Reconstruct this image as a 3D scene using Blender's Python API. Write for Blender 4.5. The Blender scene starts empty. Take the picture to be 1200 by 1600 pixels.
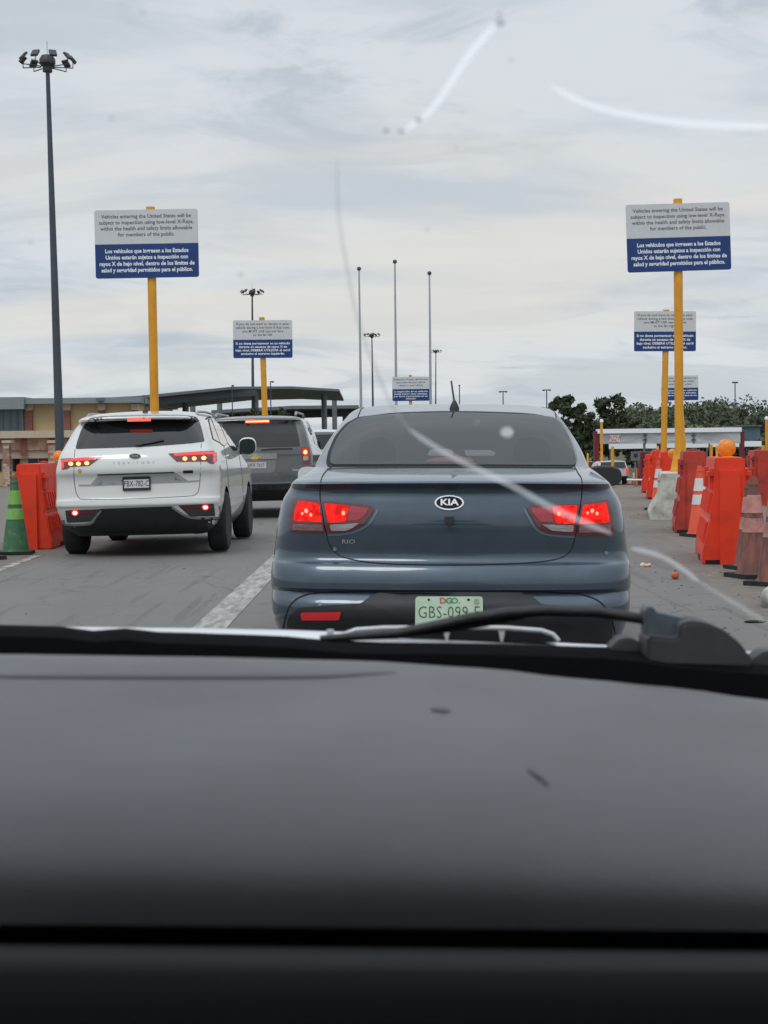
import bpy, bmesh, math, random
from mathutils import Vector, Matrix, noise
from mathutils.bvhtree import BVHTree
random.seed(7)
S = bpy.context.scene
COL = S.collection
R = math.radians
F = 2450.0                      # focal length in photo pixels (photo 1200 x 1600)

# ------------------------------------------------------------------ camera
PITCH, ROLL, CAMZ = math.atan(100 / F), 0.013, 1.2
cd = bpy.data.cameras.new('camera'); cam = bpy.data.objects.new('camera', cd); COL.objects.link(cam)
CM = Matrix.Translation((0, 0, CAMZ)) @ Matrix.Rotation(math.pi / 2 - PITCH, 4, 'X') @ Matrix.Rotation(-ROLL, 4, 'Z')
cam.matrix_world = CM
cd.sensor_fit = 'VERTICAL'; cd.sensor_height = 36; cd.lens = F / 1600 * 36
cd.clip_start = 0.02; cd.clip_end = 6000
cd.dof.use_dof = True; cd.dof.focus_distance = 12; cd.dof.aperture_fstop = 15
S.camera = cam
# ------------------------------------------------------------------ world
SUN_EL, SUN_AZ = R(52), R(205)
w = bpy.data.worlds.new('World'); S.world = w; w.use_nodes = True
nt = w.node_tree; nt.nodes.clear(); L = nt.links
def wn(t, **k):
    n = nt.nodes.new(t)
    for a, b in k.items(): setattr(n, a, b)
    return n
out = wn('ShaderNodeOutputWorld'); bg = wn('ShaderNodeBackground'); bg.inputs[1].default_value = 0.1
sky = wn('ShaderNodeTexSky', sky_type='NISHITA', sun_disc=False, sun_elevation=SUN_EL, sun_rotation=SUN_AZ)
tc = wn('ShaderNodeTexCoord'); sep = wn('ShaderNodeSeparateXYZ'); L.new(tc.outputs['Generated'], sep.inputs[0])
def wm(op, a, b=None, c=None, clamp=False):
    n = wn('ShaderNodeMath', operation=op, use_clamp=clamp)
    for i, v in enumerate((a, b, c)):
        if v is None: continue
        if isinstance(v, (int, float)): n.inputs[i].default_value = v
        else: L.new(v, n.inputs[i])
    return n.outputs[0]
zc = wm('MAXIMUM', sep.outputs[2], 0.0); dz = wm('ADD', zc, 0.13)
px_ = wm('DIVIDE', sep.outputs[0], dz); py_ = wm('DIVIDE', sep.outputs[1], dz)
cmb = wn('ShaderNodeCombineXYZ'); L.new(px_, cmb.inputs[0]); L.new(py_, cmb.inputs[1])
def wnoise(scale, detail, off, sx=1, sy=1, rough=.55, dist=0):
    mp = wn('ShaderNodeMapping'); mp.inputs['Location'].default_value = off; mp.inputs['Scale'].default_value = (sx, sy, 1)
    L.new(cmb.outputs[0], mp.inputs[0])
    n = wn('ShaderNodeTexNoise'); n.inputs['Scale'].default_value = scale; n.inputs['Detail'].default_value = detail
    n.inputs['Roughness'].default_value = rough; n.inputs['Distortion'].default_value = dist
    L.new(mp.outputs[0], n.inputs['Vector']); return n.outputs[0]
def wramp(v, a, b):
    n = wn('ShaderNodeMapRange', interpolation_type='SMOOTHSTEP'); L.new(v, n.inputs[0])
    n.inputs[1].default_value = a; n.inputs[2].default_value = b; return n.outputs[0]
def wmix(f, a, b):
    n = wn('ShaderNodeMix', data_type='RGBA')
    if isinstance(f, float): n.inputs[0].default_value = f
    else: L.new(f, n.inputs[0])
    for i, v in ((6, a), (7, b)):
        if isinstance(v, tuple): n.inputs[i].default_value = (*v, 1)
        else: L.new(v, n.inputs[i])
    return n.outputs[2]
big = wramp(wnoise(1.0, 8, (3.1, 1.7, 0), 0.8, 1.1, .6, .8), .42, .60)
fine = wramp(wnoise(1.5, 9, (7.3, 4.2, 1), 0.75, 0.95, .62, 1.3), .50, .66)
warm = wramp(wnoise(0.9, 4, (1.2, 9.4, 3), .5, 1.0), .45, .62)
lowz = wm('MULTIPLY', wramp(sep.outputs[2], .02, .1), wm('SUBTRACT', 1.0, wramp(sep.outputs[2], .13, .26)))
base = wmix(big, (5.8, 6.35, 6.9), (7.3, 7.65, 8.05))
base = wmix(wm('MULTIPLY', fine, .7), base, (4.7, 5.35, 6.15))
base = wmix(wm('MULTIPLY', wm('MULTIPLY', warm, lowz), .85), base, (8.0, 7.7, 7.25))
ov = wn('ShaderNodeVectorMath', operation='SCALE'); L.new(base, ov.inputs[0])
L.new(wm('ADD', wm('MULTIPLY', wm('MAXIMUM', wm('SUBTRACT', sep.outputs[2], .3), 0.0), 1.7), 1.0), ov.inputs['Scale'])
L.new(wmix(0.06, ov.outputs[0], sky.outputs[0]), bg.inputs[0]); L.new(bg.outputs[0], out.inputs[0])
# ------------------------------------------------------------------ sun behind the cloud
sl = bpy.data.lights.new('sun', 'SUN'); sl.energy = 0.7; sl.angle = R(18); sl.color = (1, .96, .9)
so = bpy.data.objects.new('sun', sl); COL.objects.link(so)
so.rotation_euler = (R(90) - SUN_EL, 0, R(180) - SUN_AZ)
S.view_settings.view_transform = 'Standard'; S.view_settings.look = 'None'; S.view_settings.exposure = 0; S.view_settings.gamma = 1
S.cycles.max_bounces = 8; S.cycles.transparent_max_bounces = 16; S.cycles.use_denoising = True

# ------------------------------------------------------------------ projection helpers
R3 = CM.to_3x3(); EYE = Vector((0, 0, CAMZ))
def ray(px, py): return (R3 @ Vector(((px - 600) / F, -(py - 800) / F, -1))).normalized()
def P(px, py, D):
    d = ray(px, py); return EYE + d * (D / d.y)
def gz(y): return -1.3 * max(0.0, min(1.0, (y - 38) / 52))
def G(px, py):
    d = ray(px, py); p = EYE + d * (CAMZ / -d.z)
    for _ in range(20):
        t = (gz(p.y) - CAMZ) / d.z; p = EYE + d * t
    return p
def GD(px, D):                    # ground point at depth D that shows at column px
    z = gz(D); x = (px - 600) / F * D
    for _ in range(4):
        q = R3.transposed() @ (Vector((x, D, z)) - EYE); cur = 600 + F * q.x / -q.z
        x += (px - cur) / F * D
    return Vector((x, D, z))

# ------------------------------------------------------------------ materials
def lin(*c): return tuple(((v / 255) / 12.92 if v / 255 <= .04045 else ((v / 255 + .055) / 1.055) ** 2.4) for v in c)
MATS = {}
def mat(name, col, rough=.5, metal=0, coat=0, var=0, vscale=6, bump=0, bscale=40, emit=0, ecol=None, alpha=1, spec=.5, col2=None, crough=.03, detail=6, stretch=None, lo=.38, hi=.64, tint=None):
    if name in MATS: return MATS[name]
    m = bpy.data.materials.new(name); m.use_nodes = True; t = m.node_tree; b = t.nodes['Principled BSDF']
    b.inputs['Base Color'].default_value = (*col, 1); b.inputs['Roughness'].default_value = rough; b.inputs['Metallic'].default_value = metal
    b.inputs['Coat Weight'].default_value = coat; b.inputs['Coat Roughness'].default_value = crough; b.inputs['Alpha'].default_value = alpha
    b.inputs['Specular IOR Level'].default_value = spec
    if emit: b.inputs['Emission Color'].default_value = (*(ecol or col), 1); b.inputs['Emission Strength'].default_value = emit
    co = t.nodes.new('ShaderNodeTexCoord').outputs['Object']
    if stretch:
        mp = t.nodes.new('ShaderNodeMapping'); mp.inputs['Scale'].default_value = stretch; t.links.new(co, mp.inputs[0]); co = mp.outputs[0]
    if var or col2:
        n = t.nodes.new('ShaderNodeTexNoise'); n.inputs['Scale'].default_value = vscale; n.inputs['Detail'].default_value = detail; n.inputs['Roughness'].default_value = .6
        t.links.new(co, n.inputs['Vector'])
        r = t.nodes.new('ShaderNodeMapRange'); r.inputs[1].default_value = lo; r.inputs[2].default_value = hi; t.links.new(n.outputs[0], r.inputs[0])
        x = t.nodes.new('ShaderNodeMix'); x.data_type = 'RGBA'; t.links.new(r.outputs[0], x.inputs[0])
        c2 = col2 or tuple(v * (1 - var) for v in col)
        x.inputs[6].default_value = (*c2, 1); x.inputs[7].default_value = (*col, 1); t.links.new(x.outputs[2], b.inputs['Base Color'])
        q = t.nodes.new('ShaderNodeMapRange'); q.inputs[3].default_value = min(1, rough + .12); q.inputs[4].default_value = max(.02, rough - .04)
        t.links.new(n.outputs[0], q.inputs[0]); t.links.new(q.outputs[0], b.inputs['Roughness'])
    if bump:
        n = t.nodes.new('ShaderNodeTexNoise'); n.inputs['Scale'].default_value = bscale; n.inputs['Detail'].default_value = 5
        t.links.new(co, n.inputs['Vector']); bu = t.nodes.new('ShaderNodeBump'); bu.inputs['Strength'].default_value = bump; bu.inputs['Distance'].default_value = .01
        t.links.new(n.outputs[0], bu.inputs['Height']); t.links.new(bu.outputs[0], b.inputs['Normal'])
    MATS[name] = m; return m
M_black = mat('black_plastic', (.018, .019, .021), .45, var=.3, bump=.15, bscale=150)
M_gap = mat('panel_gap', (.006, .006, .007), .8)
M_rubber = mat('tyre_rubber', (.022, .022, .023), .85, var=.35, vscale=12, bump=.3, bscale=60)
M_rim = mat('dark_alloy', (.09, .092, .1), .35, metal=.8)
M_chrome = mat('chrome', (.75, .76, .78), .15, metal=1)
M_glass = mat('tinted_glass', (.012, .013, .015), .03, spec=.6, coat=.3)
M_sglass = mat('side_glass', (.03, .033, .036), .02, spec=1, coat=1)
M_yellow = mat('yellow_paint', lin(228, 158, 22), .45, var=.18, vscale=3, bump=.1, coat=.2)
M_orange = mat('orange_plastic', lin(228, 56, 20), .45, col2=lin(196, 50, 24), vscale=3, bump=.12, bscale=7, lo=.30, hi=.50)
M_orange2 = mat('faded_orange_plastic', lin(205, 62, 44), .55, col2=lin(150, 52, 42), vscale=3, bump=.25, bscale=9)
M_conc = mat('concrete', lin(196, 196, 186), .85, col2=lin(132, 130, 120), vscale=4, bump=.5, bscale=25, lo=.3, hi=.55)
M_steel = mat('galvanised_steel', lin(120, 126, 132), .5, metal=.5, var=.25, vscale=2)
M_darkpole = mat('dark_pole_paint', lin(72, 80, 88), .5, metal=.2, var=.2, vscale=.6)
M_red = mat('red_lens_lit', (.4, .004, .003), .25, emit=1.0, ecol=(1, .014, .008), spec=.15)
_t = M_red.node_tree; _n = _t.nodes.new('ShaderNodeTexNoise'); _n.inputs['Scale'].default_value = 34; _n.inputs['Detail'].default_value = 3; _m = _t.nodes.new('ShaderNodeMapRange')
for _i, _v in enumerate((.38, .70, .38, 1.7)): _m.inputs[_i + 1].default_value = _v
_t.links.new(_t.nodes.new('ShaderNodeTexCoord').outputs['Object'], _n.inputs['Vector']); _t.links.new(_n.outputs[0], _m.inputs[0]); _t.links.new(_m.outputs[0], _t.nodes['Principled BSDF'].inputs['Emission Strength'])
M_redhot = mat('red_lamp_glow', (.8, .05, .02), .3, emit=1.6, ecol=(1, .10, .05))
M_amber = mat('amber_lamp_lit', (1, .5, .1), .2, emit=3.5, ecol=(1, .34, .08))
M_pink = mat('pink_lamp_glow', (1, .4, .4), .2, emit=5, ecol=(1, .35, .3))
M_reddark = mat('dark_red_lens', (.14, .010, .016), .1, coat=1, var=.2, vscale=30)
M_clear = mat('clear_lens', (.55, .50, .50), .12, coat=1, metal=.3, var=.45, vscale=60, stretch=(.3, .3, 3))
M_clear2 = mat('pinkish_lens', (.30, .17, .17), .15, coat=1, metal=.2, var=.5, vscale=60, stretch=(.3, .3, 3))
M_white = mat('white_sheet', lin(205, 208, 210), .5, var=.06)
M_blue = mat('sign_blue', lin(10, 58, 122), .45, var=.15)
M_txt = mat('sign_text_grey', lin(78, 82, 90), .6)
M_txtw = mat('sign_text_white', lin(232, 236, 240), .5)

# ------------------------------------------------------------------ object helpers
def link(name, me, m=None, parent=None):
    o = bpy.data.objects.new(name, me); COL.objects.link(o)
    for x in (m if isinstance(m, (list, tuple)) else [m]):
        if x is not None: me.materials.append(x)
    if parent is not None: o.parent = parent
    return o
def build(name, bm, m, parent=None, smooth=35, bevel=0):
    if bevel: bmesh.ops.bevel(bm, geom=[e for e in bm.edges if len(e.link_faces) == 2 and e.calc_face_angle(0) > .5], offset=bevel, segments=2, affect='EDGES')
    me = bpy.data.meshes.new(name); bm.to_mesh(me); bm.free()
    if smooth:
        me.polygons.foreach_set('use_smooth', [True] * len(me.polygons)); me.set_sharp_from_angle(angle=R(smooth))
    return link(name, me, m, parent)
def tag(o, label=None, cat=None, group=None, kind=None):
    for k, v in (('label', label), ('category', cat), ('group', group), ('kind', kind)):
        if v: o[k] = v
    return o
def thing(name, label, cat, loc=(0, 0, 0), rz=0, group=None):
    o = bpy.data.objects.new(name, None); COL.objects.link(o); o.empty_display_size = .2
    o.location = loc; o.rotation_euler = (0, 0, rz); return tag(o, label, cat, group)
def box(bm, a, b, M=None):
    vs = [bm.verts.new((x, y, z)) for x in (a[0], b[0]) for y in (a[1], b[1]) for z in (a[2], b[2])]
    for f in ((0, 1, 3, 2), (4, 6, 7, 5), (0, 4, 5, 1), (2, 3, 7, 6), (0, 2, 6, 4), (1, 5, 7, 3)): bm.faces.new([vs[i] for i in f])
    if M: bmesh.ops.transform(bm, matrix=M, verts=vs)
    return vs
def tube(bm, pts, rad, n=10, cap=True):
    pts = [Vector(p) for p in pts]; rad = rad if isinstance(rad, (list, tuple)) else [rad] * len(pts); rings = []
    for i, p in enumerate(pts):
        d = (pts[min(i + 1, len(pts) - 1)] - pts[max(i - 1, 0)]).normalized()
        a = d.cross(Vector((0, 0, 1)) if abs(d.z) < .9 else Vector((1, 0, 0))).normalized(); b = d.cross(a)
        rings.append([bm.verts.new(p + (a * math.cos(2 * math.pi * k / n) + b * math.sin(2 * math.pi * k / n)) * rad[i]) for k in range(n)])
    for r0, r1 in zip(rings, rings[1:]):
        for k in range(n): bm.faces.new((r0[k], r0[(k + 1) % n], r1[(k + 1) % n], r1[k]))
    if cap: bm.faces.new(rings[0][::-1]); bm.faces.new(rings[-1])
def lathe(bm, prof, n=24, axis='Z', c=(0, 0, 0)):
    c = Vector(c); rings = []
    for r, h in prof:
        ring = []
        for k in range(n):
            a = 2 * math.pi * k / n; u, v = r * math.cos(a), r * math.sin(a)
            p = {'Z': (u, v, h), 'X': (h, u, v), 'Y': (u, h, v)}[axis]; ring.append(bm.verts.new(c + Vector(p)))
        rings.append(ring)
    for r0, r1 in zip(rings, rings[1:]):
        for k in range(n): bm.faces.new((r0[k], r0[(k + 1) % n], r1[(k + 1) % n], r1[k]))
    if prof[0][0] > 0: bm.faces.new(rings[0][::-1])
    if prof[-1][0] > 0: bm.faces.new(rings[-1])
def B(): return bmesh.new()
def dup(root, loc=None, rz=None, label=None):
    r = root.copy(); COL.objects.link(r)
    if loc is not None: r.location = loc
    if rz is not None: r.rotation_euler = (0, 0, rz)
    if label: r['label'] = label
    def kids(src, dst):
        for ch in list(src.children):
            c = ch.copy(); COL.objects.link(c); c.parent = dst; kids(ch, c)
    kids(root, r); return r
def text_bm(s, size=1, bold=0.0, spacing=1.0, line=1.0):
    cu = bpy.data.curves.new('t', 'FONT'); cu.body = s; cu.size = size; cu.align_x = 'CENTER'; cu.align_y = 'CENTER'
    cu.offset = bold; cu.space_character = spacing; cu.space_line = line; cu.resolution_u = 2; cu.dimensions = '2D'; cu.fill_mode = 'FRONT'
    o = bpy.data.objects.new('t', cu); COL.objects.link(o); bpy.context.view_layer.update()
    me = o.to_mesh(); bm = B(); bm.from_mesh(me); o.to_mesh_clear(); bpy.data.objects.remove(o); bpy.data.curves.remove(cu)
    return bm
def catmull(pts, n=4, closed=False):
    pts = [Vector((*p[:2], p[2] if len(p) > 2 else 0)) for p in pts]; res = []; N = len(pts); g = lambda i: pts[i % N] if closed else pts[max(0, min(N - 1, i))]
    for i in range(N if closed else N - 1):
        a, b, c, d = g(i - 1), g(i), g(i + 1), g(i + 2)
        for k in range(n):
            t = k / n; res.append(.5 * ((2 * b) + (c - a) * t + (2 * a - 5 * b + 4 * c - d) * t * t + (3 * b - a - 3 * c + d) * t ** 3))
    if not closed: res.append(pts[-1])
    return res
def rnd(poly, r, n=4):            # round a polygon's corners
    res = []; N = len(poly); poly = [Vector(p[:2]) for p in poly]
    for i in range(N):
        a, b, c = poly[i - 1], poly[i], poly[(i + 1) % N]; u = (a - b); v = (c - b); q = min(r, u.length * .45, v.length * .45); u.normalize(); v.normalize()
        p0, p2 = b + u * q, b + v * q
        for k in range(n + 1):
            t = k / n; res.append(p0 * (1 - t) ** 2 + b * 2 * t * (1 - t) + p2 * t * t)
    return res
def disc(cx, cy, rx, ry=None, n=20): ry = ry or rx; return [Vector((cx + rx * math.cos(2 * math.pi * k / n), cy + ry * math.sin(2 * math.pi * k / n))) for k in range(n)]

# ------------------------------------------------------------------ car body shaping
def make_body(rows, ncor=9, rx=.3, ry=.3, fr=.4, sub=4, pinch=.12, seg=9):
    """rows: (z, half width, rear y, front y, sharp, drop). Plan outlines from sill to roof, stitched into one closed shell."""
    def val(i, t, k):
        p1, p2 = rows[i][k], rows[i + 1][k]
        m1 = (p2 - p1) if (rows[i][4] or i == 0) else (p2 - rows[i - 1][k]) / 2
        m2 = (p2 - p1) if (rows[i + 1][4] or i + 2 >= len(rows)) else (rows[i + 2][k] - p1) / 2
        return (2 * t ** 3 - 3 * t * t + 1) * p1 + (t ** 3 - 2 * t * t + t) * m1 + (-2 * t ** 3 + 3 * t * t) * p2 + (t ** 3 - t * t) * m2
    full = []
    for i in range(len(rows) - 1):
        for s in range(sub): full.append([val(i, s / sub, k) for k in (0, 1, 2, 3, 5)])
    full.append([rows[-1][k] for k in (0, 1, 2, 3, 5)])
    bm = B(); grid = []
    for z, w_, yr, yf, dr in full:
        rxx = min(rx, w_ * .6); ryy = min(ry, (yf - yr) * .3); fx = min(fr, w_ * .6); fy = min(fr, (yf - yr) * .3); bow = .05 * (w_ / .85) ** 2
        half = []
        for k in range(seg):
            x = (w_ - rxx) * k / seg; half.append((x, yr + bow * (x / max(w_ - rxx, .01)) ** 2))
        for k in range(ncor + 1):
            a = math.pi / 2 * k / ncor; half.append((w_ - rxx + rxx * math.sin(a) ** .85, yr + bow + ryy * (1 - math.cos(a) ** .85) if a < math.pi / 2 - 1e-6 else yr + bow + ryy))
        y0, y1 = yr + bow + ryy, yf - fy
        for k in range(1, 13):
            t = k / 13; half.append((w_ * (1 - pinch * max(0, t - .55) ** 2 * 2), y0 + (y1 - y0) * t))
        wf = w_ * (1 - pinch * .45 ** 2 * 2)
        for k in range(ncor + 1):
            a = math.pi / 2 * k / ncor; half.append((wf - fx + fx * math.cos(a), y1 + fy * math.sin(a)))
        for k in range(1, seg): half.append(((wf - fx) * (1 - k / seg), y1 + fy + .04 * k / seg))
        half.append((0, y1 + fy + .04))
        loop = [(x, y, z - dr * (abs(x) / max(w_, .01)) ** 2) for x, y in half] + [(-x, y, z - dr * (abs(x) / max(w_, .01)) ** 2) for x, y in half[1:-1][::-1]]
        grid.append([bm.verts.new(p) for p in loop])
    n = len(grid[0])
    for ri, (r0, r1) in enumerate(zip(grid, grid[1:])):
        for k in range(n): bm.faces.new((r0[k], r0[(k + 1) % n], r1[(k + 1) % n], r1[k]))
    bm.faces.new(grid[0][::-1]); bm.faces.new(grid[-1])
    return bm
class Car:
    def __init__(s, name, label, cat, D, px, yaw, roll, rows, paint, wheels, wr=.33, ww=.21, mat_low=None, zlow=.3, **kw):
        s.root = thing(name, label, cat); p = GD(px, D)
        s.M = Matrix.Translation(p) @ Matrix.Rotation(yaw, 4, 'Z') @ Matrix.Rotation(roll, 4, 'Y'); s.root.matrix_world = s.M; s.Mi = s.M.inverted()
        s.eye = s.Mi @ EYE; s.pc = px
        bm = make_body(rows, **kw)
        bmesh.ops.recalc_face_normals(bm, faces=bm.faces)
        s.body = build('body', bm, [paint, mat_low or M_black, M_gap], s.root, smooth=28); me = s.body.data
        for f in me.polygons:
            if f.center.z < zlow: f.material_index = 1
        if wheels:
            cb = B(); W = max(r[1] for r in rows)
            for (wx, wy) in wheels:
                for sx in (-1, 1):
                    prof = [(0, wx - ww * .5 - .06), (wr + .055, wx - ww * .5 - .06), (wr + .055, W + .2), (0, W + .2)]
                    q = [(r, h * sx) for r, h in prof]
                    lathe(cb, q, 40, 'X', (0, wy, wr))
            bmesh.ops.remove_doubles(cb, verts=cb.verts, dist=.0005); bmesh.ops.recalc_face_normals(cb, faces=cb.faces)
            for f in cb.faces: f.material_index = 2
            cme = bpy.data.meshes.new('c'); cb.to_mesh(cme); cb.free(); co = link('c', cme, [M_gap, M_gap, M_gap]); co.parent = s.root
            md = s.body.modifiers.new('b', 'BOOLEAN'); md.object = co; md.operation = 'DIFFERENCE'; md.solver = 'EXACT'
            bpy.context.view_layer.update(); dg = bpy.context.evaluated_depsgraph_get()
            nm = bpy.data.meshes.new_from_object(s.body.evaluated_get(dg)); s.body.modifiers.clear()
            if len(nm.polygons) > 500: s.body.data = nm; nm.name = 'body'; nm.set_sharp_from_angle(angle=R(28))
            else: print('BOOLEAN FAILED', name)
            bpy.data.objects.remove(co)
            for (wx, wy) in wheels:
                for sx in (-1, 1):
                    b = B(); lathe(b, [(wr * .66, -ww / 2), (wr * .9, -ww / 2 - .004), (wr * .97, -ww * .42), (wr, -ww * .3), (wr, ww * .3), (wr * .97, ww * .42), (wr * .9, ww / 2 + .004), (wr * .66, ww / 2)], 40, 'X')
                    t = build('wheel', b, M_rubber, s.root, smooth=40); t.location = (sx * wx, wy, wr)
                    b = B(); h = ww * .42 * sx
                    lathe(b, [(wr * .60, h * .2), (wr * .67, h * .9), (wr * .70, h * 1.05)], 40, 'X'); 
                    lathe(b, [(0, h * .55), (wr * .62, h * .15)], 30, 'X')
                    for k in range(10):
                        a = 2 * math.pi * k / 10 + (.12 if k % 2 else -.12); Mx = Matrix.Rotation(a, 4, 'X')
                        box(b, (min(h * .55, h * .85), -wr * .035, 0), (max(h * .55, h * .85), wr * .035, wr * .66), Mx)
                    lathe(b, [(wr * .16, h * .5), (wr * .16, h * .95), (0, h)], 20, 'X')
                    bmesh.ops.remove_doubles(b, verts=b.verts, dist=.0001)
                    build('rim', b, M_rim, t, smooth=40)
        b2 = B(); b2.from_mesh(s.body.data); s.bvh = BVHTree.FromBMesh(b2); b2.free()
    def lray(s, px, py): return (s.Mi.to_3x3() @ ray(px, py)).normalized()
    def hit(s, px, py):
        for k in range(60):
            x = px + (s.pc - px) * k * .004; h = s.bvh.ray_cast(s.eye, s.lray(x, py))
            if h[0] is not None: return h[0], (h[1] if h[1].dot(s.eye - h[0]) > 0 else -h[1])
        return None, None
    def project(s, name, bm, m, off=.003, parent=None, skirt=.004, smooth=50, depth=None):
        dead = []; nor = {}
        for v in bm.verts:
            if depth is not None:
                d = s.lray(v.co.x, v.co.y); h = s.eye + d * ((depth - s.eye.y) / d.y); n = Vector((0, -1, 0))
            else: h, n = s.hit(v.co.x, v.co.y)
            if h is None: dead.append(v); continue
            v.co = h + n * off; nor[v] = n
        if dead: bmesh.ops.delete(bm, geom=dead, context='VERTS')
        bm.normal_update()
        fl = [f for f in bm.faces if f.normal.dot(s.eye - f.calc_center_median()) < 0]
        if fl: bmesh.ops.reverse_faces(bm, faces=fl)
        if skirt:
            be = [e for e in bm.edges if len(e.link_faces) == 1]; nv = {}
            for e in be:
                for v in e.verts:
                    if v not in nv: nv[v] = bm.verts.new(v.co - nor[v] * (off + skirt))
            for e in be:
                a, c = e.verts
                try: bm.faces.new((a, c, nv[c], nv[a]))
                except ValueError: pass
        return build(name, bm, m, parent or s.root, smooth=smooth)
    def patch(s, name, poly, m, step=6, **k):
        bm = B(); f = bm.faces.new([bm.verts.new((p[0], p[1], 0)) for p in poly]); bmesh.ops.triangulate(bm, faces=[f])
        xs = [p[0] for p in poly]; ys = [p[1] for p in poly]
        for ax, lo, hi in ((0, min(xs), max(xs)), (1, min(ys), max(ys))):
            q = lo + step
            while q < hi - .01:
                co = (q, 0, 0) if ax == 0 else (0, q, 0); no = (1, 0, 0) if ax == 0 else (0, 1, 0)
                bmesh.ops.bisect_plane(bm, geom=bm.verts[:] + bm.edges[:] + bm.faces[:], plane_co=co, plane_no=no); q += step
        return s.project(name, bm, m, **k)
    def line(s, name, pts, wid, m, closed=False, n=6, **k):
        pts = catmull(pts, n, closed); bm = B(); L0 = []; N = len(pts)
        for i, p in enumerate(pts):
            a = pts[(i - 1) % N if closed else max(i - 1, 0)]; b = pts[(i + 1) % N if closed else min(i + 1, N - 1)]
            d = (b - a).normalized(); nn = Vector((-d.y, d.x, 0)) * wid / 2
            L0.append((bm.verts.new(p - nn), bm.verts.new(p + nn)))
        for i in range(N if closed else N - 1):
            a, b = L0[i], L0[(i + 1) % N]; bm.faces.new((a[0], b[0], b[1], a[1]))
        return s.project(name, bm, m, **k)
    def text(s, name, t, cx, cy, h, m, bold=0, spacing=1, squeeze=1, slope=0, **k):
        bm = text_bm(t, 1, bold, spacing)
        for v in bm.verts: v.co = Vector((cx + v.co.x * h * 1.38 * squeeze, cy - v.co.y * h * 1.38 + slope * v.co.x * h, 0))
        return s.project(name, bm, m, skirt=0, **k)

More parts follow.
